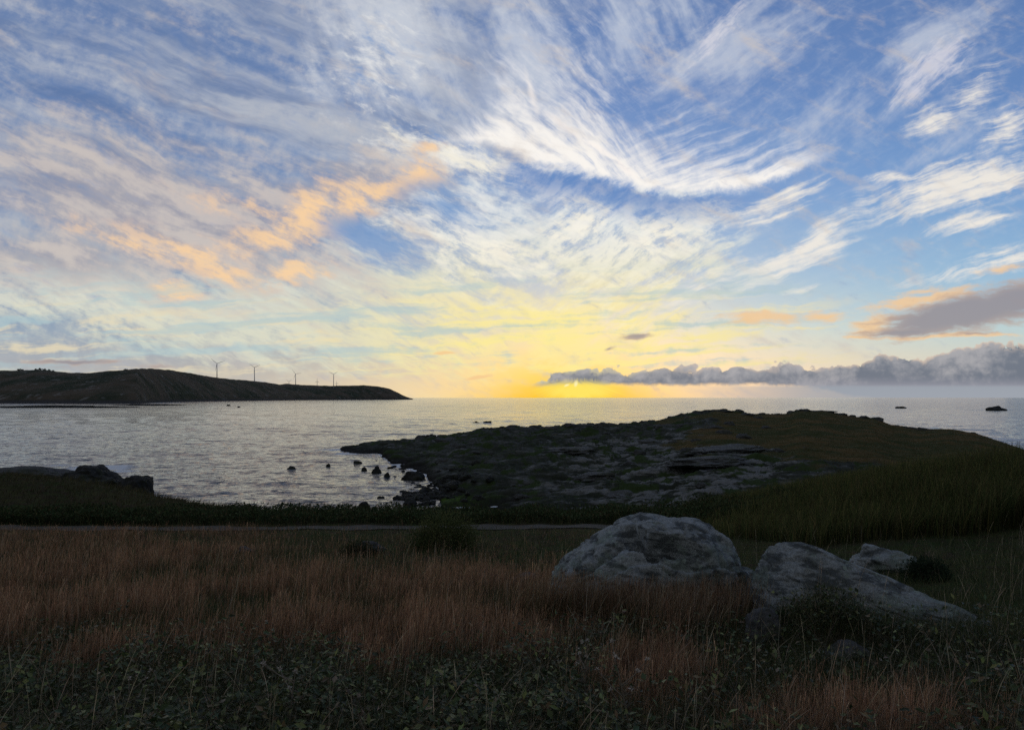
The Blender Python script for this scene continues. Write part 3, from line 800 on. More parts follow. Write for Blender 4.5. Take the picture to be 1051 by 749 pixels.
def on_ground(pxx, row, d):
    x, y, _ = at(pxx, row, d); return (x, y, float(ground_z(x, y)))
for pxx, row, d, size, seed, mat, sink, lab in (
    (905, 569, 15.0, (.66, .46, .34), 21, M_granite, .2, 'low flat grey rock in the grass behind the long slab, by the reeds'),
    (784, 622, 8.6, (.19, .22, .30), 22, M_granite_dark, .10, 'small upright pale rock half sunk in grass below the slab\'s high end'),
    (868, 652, 8.0, (.26, .22, .17), 23, M_granite_dark, .0, 'small grey rock nearly buried in grass in front of the long slab'),
    (376, 553, 19.5, (.52, .35, .26), 24, M_granite_dark, .06, 'low grey rock in the meadow beside the round bush'),
    (541, 581, 14.0, (.26, .2, .18), 25, M_granite_dark, .06, 'small dark rock in brown grass, just to one side of the biggest boulder'),
    (252, 553, 19.2, (.26, .2, .16), 26, M_granite_dark, .02, 'small grey stone alone in brown meadow grass below the path')):
    x, y, z0 = on_ground(pxx, row, d)
    rock((x, y, z0+sink), 5, size, seed, mat, lab, rough=.3, fine=.07, pw=2.2, planes=9)
    FOOT.append((x, y, size[0]*.9, size[1]*.9, 0))

# ---- the outcrop on the left shore
x, y, _ = at(92, 505, 40)
rock((x, y, 4.5), 6, (2.6, 2.4, 1.45), 31, M_shore_rock, 'broad dark outcrop on the grassy knoll, sloping back from the sea', name='rock_outcrop', cat='rock', rough=.32, fine=.07, pw=2.1, planes=14)
x, y, _ = at(138, 505, 39.5)
rock((x, y, 4.15), 6, (1.1, 1.3, 1.35), 32, M_shore_rock, 'rounded dark knob of rock at the seaward end of the left outcrop', name='rock_outcrop', cat='rock', rough=.16, fine=.03)
for pxx, row, d, s, lab in ((20, 483, 41, (3.2, 1.4, .5), 'low dark ledge of rock behind the grassy knoll at the left edge'), (172, 516, 41, (1.3, 1.0, .5), 'flat dark rock just beyond the outcrop knob, over the scrub'), (195, 519, 41, (.8, .8, .4), 'small dark rock farthest along the shore from the outcrop knob')):
    x, y, z0 = at(pxx, row, d)
    rock((x, y, z0-.25), 5, s, int(pxx), M_granite_dark, lab, rough=.2, fine=.04)

# ---- rocks standing in the water
for pxx, row, wpx, hpx, lab in (
    (367, 475.0, 9, 2.5, 'low flat rock awash nearest the tip of the rocky point'),
    (373.5, 482.5, 6, 3, 'small dark rock in the cove between the flat rock and the twin-humped one'),
    (386, 485.5, 11, 7, 'twin-humped dark rock standing in the cove water'),
    (397.5, 489.5, 8, 5, 'pointed dark rock in the cove next to the twin-humped rock'),
    (424, 491.5, 25, 9, 'largest dark rock in the cove, close under the point'),
    (299, 481.5, 10, 3, 'lone dark rock out in the open water of the bay'),
    (337, 477.5, 5, 2, 'tiny dark rock out in the bay off the tip of the point'),
    (373, 520.5, 15, 6, 'dark weedy rock in the shallows beside the near scrub'),
    (391, 512, 10, 3, 'flat rock awash between the near weedy rock and the spit'),
    (489, 434, 7, 1.8, 'smaller flat skerry beyond the rocky point'),
    (500, 434.2, 10, 2.8, 'longer skerry beyond the rocky point, with surf'),
    (925, 419.0, 12, 2.3, 'low flat skerry out at sea, nearer the middle of the two to the right'),
    (1022, 421.3, 22, 4.2, 'larger humped skerry out at sea at the far right'),
    (245, 418, 4, 1.2, 'tiny dark skerry off the far headland'),
    (234, 416.5, 5, 1.5, 'small dark skerry close under the far headland')):
    d = CAMZ*F/(row-HY); x = (pxx-CX)/F*d
    w = wpx/F*d/2; h_ = hpx/F*d
    rock((x, d, -h_*.25), 4, (w, w*.8, h_*1.25), int(pxx*3+row), M_shore_rock, lab, rough=.3, fine=.07, pw=2.1, planes=10)
# ---- long dark reef below the headland
for pxx, row, wpx, hpx, lab in ((60, 418.2, 150, 2.6, 'long black reef along the foot of the far headland'), (150, 416.0, 70, 1.8, 'thin black reef reaching out from the far headland')):
    d = CAMZ*F/(row-HY); x = (pxx-CX)/F*d
    p, f = rock_shape(6, wpx/F*d/2, 25, hpx/F*d, int(pxx), rough=.3, fine=.12)
    o = mesh_np('reef', p, f, M_shore_rock, smooth=True); o.location = (x, d, -.6); tag(o, lab, 'reef')
# ---- the spit: dark loose rocks
protos = [rock_shape(4, 1, .8, .7, 60+k, rough=.28, fine=.06, pw=2.1, planes=11) for k in range(6)]
proto_me = []
for p, f in protos:
    o = mesh_np('shore_rock', p, f, M_shore_rock, smooth=True); proto_me.append(o)
used = [False]*6
for i in range(150):
    u = rng.random(); pxx = 414+u*86+rng.normal()*3; row = 511-u*14+rng.normal()*(3.5+4.5*u)
    row = min(max(row, 489), 517)
    d = CAMZ*F/(row-HY); d *= .985; x = (pxx-CX)/F*d; k = int(rng.integers(6))
    o = proto_me[k] if not used[k] else proto_me[k].copy()
    if used[k]: coll.objects.link(o)
    used[k] = True
    s = float(rng.uniform(.18, .55)*(1.35 if i % 9 == 0 else 1))
    o.location = (x, d, max(0., float(ground_z(x, d)))+s*.22); o.scale = (s*1.25, s, s); o.rotation_euler = (rng.normal()*.2, rng.normal()*.2, rng.uniform(0, 6))
    tag(o, 'dark wet rock heaped among others on the spit beside the cove', 'rock', 'loose dark rocks of the spit')
# ---- jagged small rocks awash along the cove
used = [False]*6
for i in range(46):
    t = rng.random(); pxx = float(np.interp(t, [0, .3, .6, 1], [388, 418, 436, 428])+rng.normal()*7-4); row = float(np.interp(t, [0, .3, .6, 1], [474, 483, 493, 512])+rng.normal()*3.2)
    d = CAMZ*F/(row-HY); x = (pxx-CX)/F*d; o = proto_me[int(rng.integers(6))].copy(); coll.objects.link(o); o.name = 'awash_rock'
    s = float(rng.uniform(.16, .5)); o.location = (x, d, max(-.02, float(ground_z(x, d)))); o.scale = (s*float(rng.uniform(1, 2)), s, s*float(rng.uniform(.5, .9))); o.rotation_euler = (0, 0, float(rng.uniform(0, 6)))
    tag(o, 'small jagged dark rock awash with others along the cove edge', 'rock', 'rocks awash along the cove edge')
# ---- crags on the skyline of the point and pale slabs on its slope
for pxx, row, wpx, hpx, d, mat, lab in (
    (716, 424.5, 12, 2.6, 147, M_granite_dark, 'squat crag on the skyline of the point, just left of its summit'),
    (709, 426.5, 5, 2.4, 147, M_granite_dark, 'small knobbly crag on the rising skyline below the summit'),
    (736, 423.0, 30, 2.4, 149, M_granite_dark, 'long summit crag at the highest spot of the point'),
    (838, 423.8, 36, 2.6, 149, M_granite_dark, 'broad rounded crag on the skyline right of the summit'),
    (900, 431.5, 12, 2.0, 144, M_granite_dark, 'low crag on the skyline where the point starts to fall right'),
    (527, 439.0, 16, 2.6, 139, M_granite_dark, 'dark crag on the left skyline of the point above the cove'),
    (618, 438.0, 20, 1.8, 144, M_granite_dark, 'flat crag midway along the left skyline of the point'),
    (442, 449, 10, 3, 135, M_shore_rock, 'small dark crag on the narrow seaward tip of the point')):
    x, y, z0 = at(pxx, row, d)
    z0 = min(z0, float(ground_z(x, y)))
    rock((x, y, z0+.1), 5, (wpx/F*d/2*1.1, 1.4, hpx/F*d), int(pxx), mat, lab, rough=.35, fine=.10, name='crag', pw=2.1, planes=9)
pr2 = []
for k in range(5):
    p, f = rock_shape(4, 1, .8, .62, 80+k, rough=.3, fine=.09, pw=2.2, planes=8)
    pr2.append(mesh_np('strewn_rock', p, f, M_granite_dark, smooth=True))
used = [False]*5
for i in range(130):
    if i < 60:
        pxx = float(rng.uniform(430, 960)); d = float(np.interp(pxx, RIDGE_PX, RIDGE_D))-float(rng.uniform(0, 3)); s = float(rng.uniform(.35, .9))
    else:
        pxx = float(rng.uniform(440, 800)); d = float(rng.uniform(np.interp(pxx, SHORE_PX, SHORE_D)+4, np.interp(pxx, RIDGE_PX, RIDGE_D)-6)); s = float(rng.uniform(.35, 1.1))*d/110
    x = (pxx-CX)/F*d; k = int(rng.integers(5)); o = pr2[k] if not used[k] else pr2[k].copy()
    if used[k]: coll.objects.link(o)
    used[k] = True
    o.location = (x, d, float(ground_z(x, d))+s*.05); o.scale = (s*float(rng.uniform(1, 2)), s, s*float(rng.uniform(.7, 1.1))); o.rotation_euler = (0, 0, float(rng.uniform(-.5, .5)))
    tag(o, 'small weathered rock strewn with others over the rocky point', 'rock', 'rocks strewn over the point')
for pxx, row, wpx, d, tl, lab in (
    (742, 487, 75, 84, .05, 'pale bare slab low on the slope of the point, biggest of the pale ones'),
    (668, 468, 36, 101, 0, 'pale bare slab halfway up the slope of the point'),
    (727, 500, 84, 73, .03, 'long pale slab near the foot of the point, behind the biggest boulder'),
    (575, 474, 60, 95, .02, 'bluish grey slab on the middle of the rocky slope above the cove'),
    (612, 500, 46, 71, 0, 'grey cracked slab just beyond the scrub, in front of the rocky slope'),
    (640, 512, 40, 63, 0, 'low grey slab touching the scrub strip left of the biggest boulder')):
    x, y, z0 = at(pxx, row, d)
    z0 = float(ground_z(x, y))
    rock((x, y, z0+.12), 6, (wpx/F*d/2, wpx/F*d/2*.6, .5), int(pxx), M_slab, lab, rough=.28, fine=.07, name='rock_slab', tilt=tl, pw=3.0)
# ================================================================ VEGETATION
def ellipse_out(x, y, grow=1.0):
    """False where a rock stands"""
    ok = np.ones(len(x), bool)
    for fx, fy, rx, ry, ro in FOOT:
        dx, dy_ = x-fx, y-fy; c, s = math.cos(ro), math.sin(ro)
        a = (dx*c+dy_*s)/(rx*grow); b = (-dx*s+dy_*c)/(ry*grow)
        ok &= a*a+b*b > 1
    return ok
def wedge(n, d0, d1, p0, p1, power=1.0):
    """n points between depths d0..d1 seen between photo columns p0..p1, denser when near for power < 1"""
    u = rng.random(n); d = d0*(d1/d0)**(u**power) if power else d0+(d1-d0)*u
    p = rng.uniform(p0, p1, n)
    return (p-CX)/F*d, d
def blade_arrays(x, y, z, h, w, lean, heading, col, segs=3, curl=1.6, head=None, tip=None):
    """grass stems: n thin strips that bend over along heading; head = extra width near the tip (seed head)"""
    n = len(x); t = np.linspace(0, 1, segs+1)
    face = rng.uniform(0, math.pi, n)
    rx, ry = np.cos(face), np.sin(face)
    vs = np.empty((n, segs+1, 2, 3)); cs = np.empty((n, segs+1, 2, 3))
    for i, tt in enumerate(t):
        bx = x+np.cos(heading)*lean*h*tt**curl; by = y+np.sin(heading)*lean*h*tt**curl
        bz = z+h*(tt-.28*lean*tt**2)
        ww = w*(1-.85*tt)*.5
        if head is not None: ww = ww+head*math.exp(-((tt-.86)/.12)**2)*.5
        vs[:, i, 0] = np.stack([bx-rx*ww, by-ry*ww, bz], 1); vs[:, i, 1] = np.stack([bx+rx*ww, by+ry*ww, bz], 1)
        k = min(1, max(0, (tt-.5)/.35)); cs[:, i, :] = (col if tip is None else col*(1-k)+tip*k)[:, None, :]
    base = (np.arange(n)*(segs+1)*2)[:, None]
    f = []
    for i in range(segs):
        f.append(np.concatenate([base+2*i, base+2*i+1, base+2*i+3, base+2*i+2], 1))
    f = np.stack(f, 1).reshape(-1, 4)
    return vs.reshape(-1, 3), f, cs.reshape(-1, 3)
def leaf_arrays(x, y, z, L, W, heading, pitch, col, roll=None):
    """n folded leaves: four-cornered, pointed"""
    n = len(x); roll = rng.normal(0, .5, n) if roll is None else roll
    d = np.stack([np.cos(heading)*np.cos(pitch), np.sin(heading)*np.cos(pitch), np.sin(pitch)], 1)
    s = np.stack([-np.sin(heading), np.cos(heading), np.zeros(n)], 1); u = np.cross(d, s)
    sd = s*np.cos(roll)[:, None]+u*np.sin(roll)[:, None]; nn = np.cross(d, sd)
    o = np.stack([x, y, z], 1); L = L[:, None]; W = W[:, None]
    v = np.stack([o, o+d*L*.45+sd*W*.5+nn*W*.12, o+d*L, o+d*L*.45-sd*W*.5+nn*W*.12], 1)
    f = np.arange(n*4).reshape(n, 4)
    return v.reshape(-1, 3), f, np.repeat(col, 4, 0)
def merge(parts):
    vs, fs, cs, o = [], [], [], 0
    for v, f, c in parts: vs.append(v); fs.append(f+o); cs.append(c); o += len(v)
    return np.vstack(vs), np.vstack(fs), np.vstack(cs)
def palette(n, cols, jitter=.25):
    k = rng.integers(0, len(cols), n)
    return np.array(cols)[k]*rng.uniform(1-jitter, 1+jitter, (n, 1))*rng.uniform(.93, 1.07, (n, 3))
def clumped(x, y, scale, lo, hi):
    """keep mask following a patchy noise"""
    v = fbm(x/scale+31, y/scale-7, o=3)
    return rng.random(len(x)) < sstep(v, lo, hi)
RED = [(.20, .108, .058), (.27, .155, .085), (.12, .062, .034), (.32, .205, .12), (.23, .135, .078), (.08, .044, .026)]
STRAW = [(.32, .26, .18), (.40, .33, .23), (.25, .20, .13)]
OLIVE = [(.08, .088, .036), (.05, .062, .026), (.12, .11, .05), (.04, .054, .024)]
GREEN = [(.036, .058, .024), (.05, .075, .033), (.026, .040, .018), (.07, .09, .042)]
WIND = R(20)
def zone_red(x, y):
    """1 where the dry red-brown grass grows, 0 in the green"""
    px = px_of(x, y); n = fbm(x/2.6+3, y/2.6, o=3); n2 = fbm(x/.9, y/.9+5, o=2)
    lim = np.interp(px, [-100, 60, 180, 260, 330, 420, 520, 600, 680, 760], [8.0, 7.7, 7.4, 7.0, 7.6, 7.6, 7.8, 8.2, 8.8, 9.6])
    a = sstep(y+n*2.0+n2*.7, lim-.5, lim+.7)*sstep(px+n*110, 660, 590)
    b = np.exp(-((px-665)/60)**2-((y-7.2)/1.1)**2)*1.2                # the red tufts below the boulder
    c = np.exp(-((px-870)/120)**2-((y-5.6)/.75)**2)*1.1
    a = a*(1-.72*sstep(y+2*n, 13.5, 17)*sstep(px+60*n, 215, 340))*(1-.85*sstep(fbm(x/3.0+40, y/1.7, o=3), .04, .26))
    return np.clip(np.maximum(a, np.maximum(b, c))*(.75+.9*n), 0, 1)

# ---- meadow grass: tall, dry, red-brown with straw heads and green tufts
parts = []
x, y = wedge(260000, 4.6, 26.0, -120, 1160, .95)
zr = zone_red(x, y); px = px_of(x, y)
keep = ellipse_out(x, y, .98) & (np.abs(y-path_d(x)) > rng.uniform(.2, .8, len(x)))
keep &= rng.random(len(x)) < np.where(zr > .3, 1.0, .62)
x, y, zr, px = x[keep], y[keep], zr[keep], px[keep]; n = len(x)
z = ground_z(x, y)-.03
tuft = fbm(x/.42, y/.42+9, o=2); tall = np.clip(.58+.7*fbm(x/1.5, y/1.5, o=3)+.55*tuft, .12, 1.35)
isr = rng.random(n) < zr*.86
h = np.where(isr, tall*rng.uniform(.55, 1.12, n)*.82, tall*rng.uniform(.35, 1.0, n)*.55)
h *= np.interp(y, [4.5, 8, 14, 20, 26], [.75, .9, .95, .75, .55])
h *= np.where((px > 770) & (y > 9.6), .62, 1.0)
h *= np.where((px > 480) & (y > 15), .62, 1.0)
h *= np.where((px > 862) & (px < 945) & (y > 10.3) & (y < 13.4), .45, 1.0)
for fx, fy, rx, ry, ro in FOOT[:1]: h *= np.where(np.hypot((x-fx)/(rx+.6), (y-fy)/(ry+1.2)) < 1, .85, 1)
for fx, fy, rx, ry, ro in FOOT[1:2]: h *= np.where(np.hypot((x-fx)/(rx+.5), (y-fy)/(ry+1.1)) < 1, .7, 1)
cr = palette(n, RED); cg = palette(n, OLIVE+GREEN); cs_ = palette(n, STRAW)
pst = np.where(isr, .08, .10)
col = np.where(isr[:, None], cr, cg); st_ = rng.random(n) < pst; col = np.where(st_[:, None], cs_, col)
tone = np.exp(.95*fbm(x/.16, y/.30, o=2)+.5*fbm(x/.9, y/.9+3, o=2)); col = col*tone[:, None]
tipc = np.where(isr[:, None], palette(n, [(.30, .17, .10), (.42, .28, .17), (.20, .11, .065), (.34, .20, .12)], .3)*tone[:, None]*1.1, col*1.25)
lean = np.abs(rng.normal(.16, .16, n)); head_ = WIND+rng.normal(0, 1.1, n)+fbm(x/2, y/2, o=2)*2
wd = rng.uniform(.0022, .0052, n)*np.interp(y, [4, 26], [.9, 2.2])
parts.append(blade_arrays(x, y, z, h, wd, lean, head_, col, 3, 1.7, head=np.where(isr, rng.uniform(.003, .014, n), 0)*np.interp(y, [4, 26], [.9, 2.0]), tip=tipc))
# leafy tussock bases
x, y = wedge(110000, 4.6, 25.5, -120, 1160, .95)
keep = ellipse_out(x, y, 1.0) & (np.abs(y-path_d(x)) > .7); x, y = x[keep], y[keep]; n = len(x)
zr = zone_red(x, y)
col = np.where((rng.random(n) < zr*.8)[:, None], palette(n, RED)*.7, palette(n, GREEN+OLIVE))*np.exp(.8*fbm(x/.25, y/.4, o=2))[:, None]
h = rng.uniform(.12, .42, n)*np.interp(y, [4.5, 26], [1, .8])
parts.append(blade_arrays(x, y, ground_z(x, y)-.03, h, rng.uniform(.004, .010, n)*np.interp(y, [4, 26], [.9, 1.9]), rng.uniform(.2, .8, n), rng.uniform(0, 6.28, n), col, 3, 1.9))
# pale bent stalks standing clear of the rest
x, y = wedge(1300, 4.4, 18, -80, 1130, .9); keep = ellipse_out(x, y, 1.1); x, y = x[keep], y[keep]; n = len(x)
parts.append(blade_arrays(x, y, ground_z(x, y), rng.uniform(.5, 1.05, n)*np.interp(y, [4, 18], [.8, 1]), rng.uniform(.003, .006, n), rng.uniform(.05, .45, n), WIND+rng.normal(0, 1.3, n), palette(n, STRAW), 5, 2.2, head=rng.uniform(.001, .007, n)))
for cx0, cy0, nn_, hh_ in ((.9, 10.4, 1500, .75), (1.7, 10.1, 1600, .7), (2.6, 10.0, 1500, .62), (3.2, 10.3, 900, .7), (2.2, 9.2, 900, .7), (.45, 10.9, 700, .7)):
    x = cx0+rng.normal(0, .33, nn_); y = cy0+rng.normal(0, .22, nn_); keep = ellipse_out(x, y, .98); x, y = x[keep], y[keep]; n = len(x)
    tn = np.exp(.7*fbm(x/.12, y/.2, o=2))[:, None]
    parts.append(blade_arrays(x, y, ground_z(x, y)-.03, hh_*rng.uniform(.5, 1.1, n), rng.uniform(.004, .008, n), np.abs(rng.normal(.2, .18, n)), WIND+rng.normal(0, 1.1, n), palette(n, RED+OLIVE+OLIVE)*tn, 3, 1.7, head=rng.uniform(.002, .012, n), tip=palette(n, STRAW+RED)*tn))
v, f, c = merge(parts)
o = mesh_np('grass', v, f, M_plant, cols=c); tag(o, 'tall dry red-brown and green meadow grass filling the foreground', 'grass', kind='stuff')

# ---- low leafy brambles in front
parts = []
x, y = wedge(48000, 3.7, 9.2, -150, 1180, .9)
zr = zone_red(x, y); px = px_of(x, y)
keep = ellipse_out(x, y, 1.05) & (rng.random(len(x)) > zr*1.15) & (rng.random(len(x)) < np.where((px > 640), .35, 1.0))
x, y = x[keep], y[keep]; n = len(x)
mound = np.clip(.32+.52*fbm(x/.7, y/.7, o=3), .04, .85)
z = ground_z(x, y)+mound*np.sqrt(rng.random(n))*1.0
col = palette(n, GREEN+GREEN[1:2]+[(.16, .19, .07), (.04, .062, .022), (.13, .15, .055), (.12, .09, .045)], .5)
dry = rng.random(n) < .02; col[dry] = palette(int(dry.sum()), STRAW)*.6
parts.append(leaf_arrays(x, y, z, rng.uniform(.025, .10, n), rng.uniform(.016, .055, n), rng.uniform(0, 6.28, n), rng.normal(.15, .5, n), col*np.exp(.6*fbm(x/.3, y/.3, o=2))[:, None]))
x, y = wedge(9000, 3.7, 9.0, -150, 1180, .9); zr = zone_red(x, y); keep = ellipse_out(x, y, 1.05) & (rng.random(len(x)) > zr); x, y = x[keep], y[keep]; n = len(x)
parts.append(blade_arrays(x, y, ground_z(x, y), rng.uniform(.3, .75, n), rng.uniform(.004, .008, n), rng.uniform(.3, 1.3, n), rng.uniform(0, 6.28, n), palette(n, [(.075, .062, .04), (.05, .055, .03), (.10, .085, .055)]), 5, 1.8))
x = 3.5+2.5*rng.random(3000)**1.6; y = rng.uniform(8.2, 9.35, 3000)-.12*(x-4.8); keep = ellipse_out(x, y, 1.0); x, y = x[keep], y[keep]; n = len(x)
parts.append(leaf_arrays(x, y, ground_z(x, y)+rng.uniform(.02, .34, n)*np.interp(x, [3.5, 4.0, 4.6, 6], [.5, 1, .6, .35]), rng.uniform(.03, .075, n), rng.uniform(.015, .04, n), rng.uniform(0, 6.28, n), rng.normal(.3, .5, n), palette(n, GREEN+OLIVE, .35)))
parts.append(blade_arrays(x, y, ground_z(x, y), rng.uniform(.25, .6, n)*np.interp(x, [3.5, 4.0, 4.6, 6], [.6, 1, .6, .4]), rng.uniform(.003, .006, n), rng.uniform(.1, .7, n), rng.uniform(0, 6.28, n), palette(n, OLIVE+GREEN+STRAW[2:]), 4, 1.8))
v, f, c = merge(parts)
o = mesh_np('undergrowth', v, f, M_leaf, cols=c); tag(o, 'low dark green bramble leaves and stems in the near foreground', 'brambles', kind='stuff')

# ---- scrub strip beyond the path
parts = []
n = 60000
x = rng.uniform(-34, 13, n); px = CX+F*x/29; y = path_d(x)+.9+rng.random(n)*np.interp(px, [-200, 130, 240, 700], [2.6, 3.2, 6.0, 5.0]); px = px_of(x, y)
top = np.interp(px, [-200, 0, 60, 150, 260, 420, 600, 700, 800], [.55, .6, .6, .62, .62, .55, .50, .6, .7])*(.40+1.15*np.clip(fbm(x/2.0, y/1.6, o=4)+.2, 0, 1))
z0 = ground_z(x, y)
z = z0+top*np.sqrt(rng.random(n))
col = palette(n, GREEN+[(.03, .046, .018), (.07, .06, .03)], .35)
parts.append(leaf_arrays(x, y, z, rng.uniform(.07, .17, n), rng.uniform(.04, .09, n), rng.uniform(0, 6.28, n), rng.normal(.5, .5, n), col))
n2_ = 22000; i = rng.integers(0, n, n2_)
parts.append(blade_arrays(x[i]+rng.normal(0, .05, n2_), y[i], z0[i], top[i]*rng.uniform(.6, 1.3, n2_), rng.uniform(.015, .03, n2_), rng.uniform(.05, .5, n2_), rng.uniform(0, 6.28, n2_), palette(n2_, GREEN+OLIVE+[(.06, .045, .03)]), 3, 1.6))
v, f, c = merge(parts)
o = mesh_np('scrub', v, f, M_scrub, cols=c); tag(o, 'dark low scrub growing in a strip between the path and the shore', 'scrub', kind='stuff')

# ---- grass on the left knoll and short turf between
x = rng.uniform(-48, -14, 30000); y = rng.uniform(31, 45, 30000); n = len(x)
col = palette(n, [(.075, .068, .035), (.06, .058, .028), (.09, .075, .045), (.045, .05, .024)])
v, f, c = blade_arrays(x, y, ground_z(x, y)-.03, rng.uniform(.15, .45, n), rng.uniform(.02, .04, n), rng.uniform(.2, .8, n), WIND+rng.normal(0, 1, n), col, 2, 1.6)
o = mesh_np('grass', v, f, M_plant, cols=c); tag(o, 'olive grass on the knoll around the dark outcrop', 'grass', kind='stuff')

# ---- reeds on the bank to the right
parts = []
n = 90000
p_ = rng.uniform(700, 1240, n); d = rng.uniform(18.5, 44, n)**1.0; x, y = (p_-CX)/F*d, d
edge = np.interp(p_, [700, 760, 830, 1240], [25, 22.5, 20.2, 19.2])+1.2*fbm(x/1.5, y/1.5, o=2)
keep = (y > edge) & (rng.random(n) < np.interp(p_, [700, 790], [.25, 1])); x, y, p_ = x[keep], y[keep], p_[keep]; n = len(x)
hh = np.interp(p_, [700, 770, 850, 950, 1060, 1240], [.5, .85, 1.15, 1.4, 1.62, 1.7])*np.clip(.9+.38*fbm(x/2.2, y/2.2, o=3), .5, 1.35)*rng.uniform(.6, 1.06, n)
col = palette(n, [(.065, .085, .028), (.10, .11, .036), (.045, .062, .022), (.14, .125, .05), (.08, .07, .032)], .35)
parts.append(blade_arrays(x, y, ground_z(x, y)-.05, hh, rng.uniform(.018, .04, n), rng.uniform(.04, .45, n), WIND+rng.normal(0, 1.4, n), col, 4, 2.0))
v, f, c = merge(parts)
o = mesh_np('reeds', v, f, M_plant, cols=c); tag(o, 'dense dark stand of tall reeds on the bank to the right', 'reeds', kind='stuff')

# ---- heath on the point
n = 42000
p_ = rng.uniform(470, 1105, n); d = rng.uniform(62, 152, n); x, y = (p_-CX)/F*d, d
z, rk_, br_, pr_ = terrain(x, y)
keep = (rng.random(n) < np.where(br_ > .3, 1.0, .22)) & (z > 1.2); x, y, z, br_ = x[keep], y[keep], z[keep], br_[keep]; n = len(x)
col = np.where((br_ > .3)[:, None], palette(n, [(.095, .068, .032), (.08, .062, .028), (.06, .062, .024), (.11, .078, .04)]), palette(n, [(.03, .04, .02), (.045, .05, .026)]))
v, f, c = blade_arrays(x, y, z-.05, rng.uniform(.08, .26, n), rng.uniform(.05, .12, n), rng.uniform(.2, .9, n), WIND+rng.normal(0, 1, n), col, 2, 1.6)
o = mesh_np('heath', v, f, M_plant, cols=c); tag(o, 'brown heath grass over the back of the rocky point', 'heath', kind='stuff')

# ---- the round bush by the path and a few small shrubs
M_twig = plain('brown_twig', (.07, .055, .04), .8, .2)
def make_bush(name, loc, rx, rz, seed, nl, cols, leaf, label):
    rr = np.random.default_rng(seed); root = empty(name, loc)
    stems = []
    for k in range(9):
        a = rr.uniform(0, 6.28); e = rr.uniform(.3, 1.0); p = [(0, 0, -.1)]
        for t in (.35, .7, 1.0): p.append((math.cos(a)*rx*.75*t*e+rr.normal()*.03, math.sin(a)*rx*.75*t*e+rr.normal()*.03, rz*.85*t*(1.15-e*.5)))
        stems.append(tube(p, [.03, .022, .015, .006], 6))
    poly('stems', join(stems), M_twig, root)
    # foliage: many sprays on lumpy shells of different depth
    nc = 90; ca = rr.uniform(0, 6.28, nc); ce = np.arcsin(rr.uniform(-.05, 1, nc)); rad_ = rr.uniform(.55, .98, nc)
    cx_, cy_, cz_ = np.cos(ca)*np.cos(ce)*rx*rad_, np.sin(ca)*np.cos(ce)*rx*rad_, np.sin(ce)*rz*rad_+.05
    i = rr.integers(0, nc, nl); s = rx*.17
    x, y, z = cx_[i]+rr.normal(0, s, nl), cy_[i]+rr.normal(0, s, nl), np.maximum(.02, cz_[i]+rr.normal(0, s*.8, nl))
    base = np.array(cols)[rr.integers(0, len(cols), nc)][i]*rr.uniform(.75, 1.25, (nl, 1))
    v, f, c = leaf_arrays(x, y, z, rr.uniform(.6, 1.3, nl)*leaf, rr.uniform(.3, .6, nl)*leaf, np.arctan2(y, x)+rr.normal(0, .8, nl), rr.normal(.6, .5, nl), base)
    mesh_np('foliage', v, f, M_scrub, parent=root, cols=c)
    return tag(root, label, 'bush')
x, y, z0 = on_ground(456, 566, 20.8)
make_bush('bush', (x, y, z0-.02), 1.0, 1.08, 5, 9000, [(.075, .098, .036), (.055, .075, .030), (.10, .11, .044)], .075, 'rounded dark green bush alone in the meadow, just before the path')
x, y, z0 = on_ground(950, 577, 13.4)
make_bush('bush', (x, y, z0-.05), .46, .42, 6, 3000, [(.024, .040, .022), (.020, .032, .018)], .06, 'small dark green bush beside the low flat rock by the reeds')
x, y, z0 = on_ground(368, 558, 19.0)
make_bush('bush', (x, y, z0-.05), .5, .32, 8, 2200, [(.03, .04, .02), (.045, .048, .025)], .06, 'small spreading shrub next to the low grey meadow rock')

# ---- single tall weeds in the foreground
M_stalk = plain('dry_stalk', (.15, .13, .10), .8, .2); M_fluff = plain('pale_seed_fluff', (.42, .39, .34), .9, .1)
def make_weed(loc, h, lean, seed, branches, label, cat='weed'):
    rr = np.random.default_rng(seed); root = empty('dry_weed', loc)
    top = (lean[0]*h, lean[1]*h, h); pts = [(lean[0]*h*t**1.6, lean[1]*h*t**1.6, h*t-.08*(t == 0)) for t in (0, .25, .5, .75, 1)]
    parts_ = [tube(pts, [.010, .009, .007, .005, .003], 6)]; ends = [top]
    for k in range(branches):
        t = rr.uniform(.45, .92); b = np.array([lean[0]*h*t**1.6, lean[1]*h*t**1.6, h*t]); a = rr.uniform(0, 6.28); L = rr.uniform(.10, .24)
        e = b+np.array([math.cos(a)*L, math.sin(a)*L, L*rr.uniform(.5, 1.2)])
        parts_.append(tube([b, (b+e)/2+(0, 0, -.015), e], [.005, .004, .002], 5)); ends.append(tuple(e))
    poly('stem', join(parts_), M_stalk, root)
    for e in ends:                                             # each head a ragged tuft of bracts
        vs, fs, cs = leaf_arrays(np.full(26, e[0]), np.full(26, e[1]), np.full(26, e[2]), rr.uniform(.015, .034, 26), rr.uniform(.005, .011, 26), rr.uniform(0, 6.28, 26), rr.normal(.7, .6, 26), np.full((26, 3), .3))
        mesh_np('flower_head', vs, fs, M_fluff, root)
    m_ = 26; t = rr.uniform(.08, .8, m_); hd = rr.uniform(0, 6.28, m_)
    vs, fs, cs = leaf_arrays(lean[0]*h*t**1.6, lean[1]*h*t**1.6, h*t, rr.uniform(.05, .11, m_), rr.uniform(.012, .024, m_), hd, rr.normal(.2, .5, m_), palette(m_, [(.09, .08, .06), (.13, .12, .10), (.06, .065, .04)]))
    mesh_np('leaves', vs, fs, M_plant, root, cols=cs)
    return tag(root, label, cat)
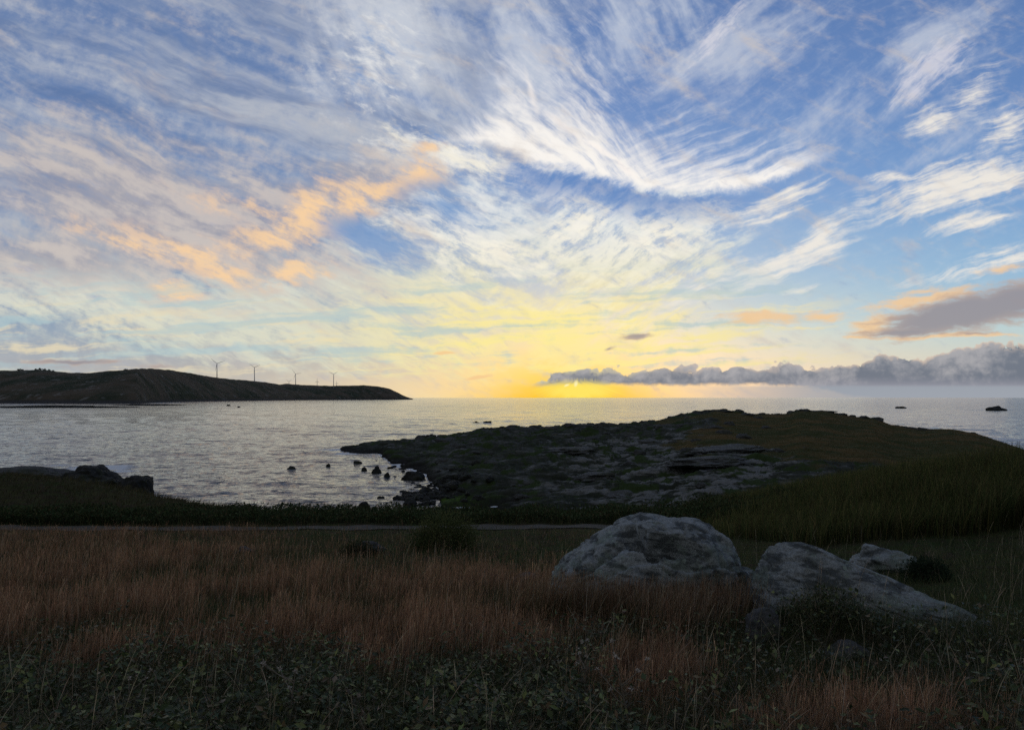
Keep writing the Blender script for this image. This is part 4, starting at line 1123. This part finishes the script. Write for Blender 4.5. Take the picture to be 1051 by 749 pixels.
for pxx, d, h, lean, seed, br_n, lab in (
    (648, 5.2, .78, (-.16, .05), 1, 7, 'tall dry weed with a dark stem and pale fluffy heads, near the lower middle'),
    (600, 6.4, .62, (.05, .05), 2, 5, 'short dry weed with pale fluffy heads in the red grass below the biggest boulder'),
    (134, 5.6, .55, (-.04, .02), 3, 3, 'lone pale dry weed among green brambles at the lower left'),
    (296, 5.4, .60, (.08, .03), 4, 4, 'dry branching weed at the border of red grass and brambles')):
    x = (pxx-CX)/F*d; make_weed((x, d, float(ground_z(x, d))), h, lean, seed, br_n, lab)

# ---- wind-bent trees on the headland crest
M_far_leaf = plain('far_tree_leaves', (.03, .038, .022), .9, .1)
for k, (pxx, hgt, wdt) in enumerate(((19, 11, 6), (22.5, 8, 5), (37, 9, 8), (41, 12, 7), (45, 10, 8), (50, 11, 6), (54, 9, 5), (128, 7, 9))):
    d = float(head_dr(pxx)); rw = float(np.interp(pxx, HR_PX, HR_ROW)); x, y, z0 = at(pxx, rw, d)
    rr = np.random.default_rng(100+k); hgt, wdt = hgt*.62, wdt*.7; root = empty('tree', (x, y, z0-3.2))
    poly('trunk', tube([(0, 0, -2), (.4, 0, hgt*.4), (1, 0, hgt*.8)], [.5, .4, .2], 6), M_twig, root)
    nl = 900; i = rr.integers(0, 14, nl); cc = rr.normal(0, 1, (14, 3))*np.array([wdt*.33, wdt*.33, hgt*.17])+np.array([1, 0, hgt*.72])
    p = cc[i]+rr.normal(0, .6, (nl, 3))
    vs, fs, cs = leaf_arrays(p[:, 0], p[:, 1], p[:, 2], rr.uniform(.6, 1.3, nl), rr.uniform(.4, .8, nl), rr.uniform(0, 6.28, nl), rr.normal(.3, .6, nl), np.full((nl, 3), .04))
    mesh_np('crown', vs, fs, M_far_leaf, root)
    tag(root, ['leftmost tiny dark tree on the headland crest', 'low tree just right of the leftmost one on the headland crest', 'first tree of the close row on the headland crest', 'tallest tree of the close row on the headland crest',
               'bushy tree in the middle of the close row on the headland crest', 'narrow tree towards the right of the close row on the crest', 'last small tree at the right end of the close row on the crest', 'lone wide low tree near the top of the headland hill'][k], 'tree', 'trees on the headland crest')
# ================================================================ SUN
sun = bpy.data.lights.new('sun', 'SUN'); sun.energy = .09; sun.angle = R(60); sun.color = (1, .72, .42)
so = bpy.data.objects.new('sun', sun); coll.objects.link(so)
so.rotation_euler = (R(90)-SUN_EL-R(2), 0, math.pi-SUN_AZ)
scene.cycles.max_bounces = 4; scene.cycles.diffuse_bounces = 2; scene.cycles.glossy_bounces = 3; scene.cycles.transmission_bounces = 2
scene.cycles.use_denoising = False
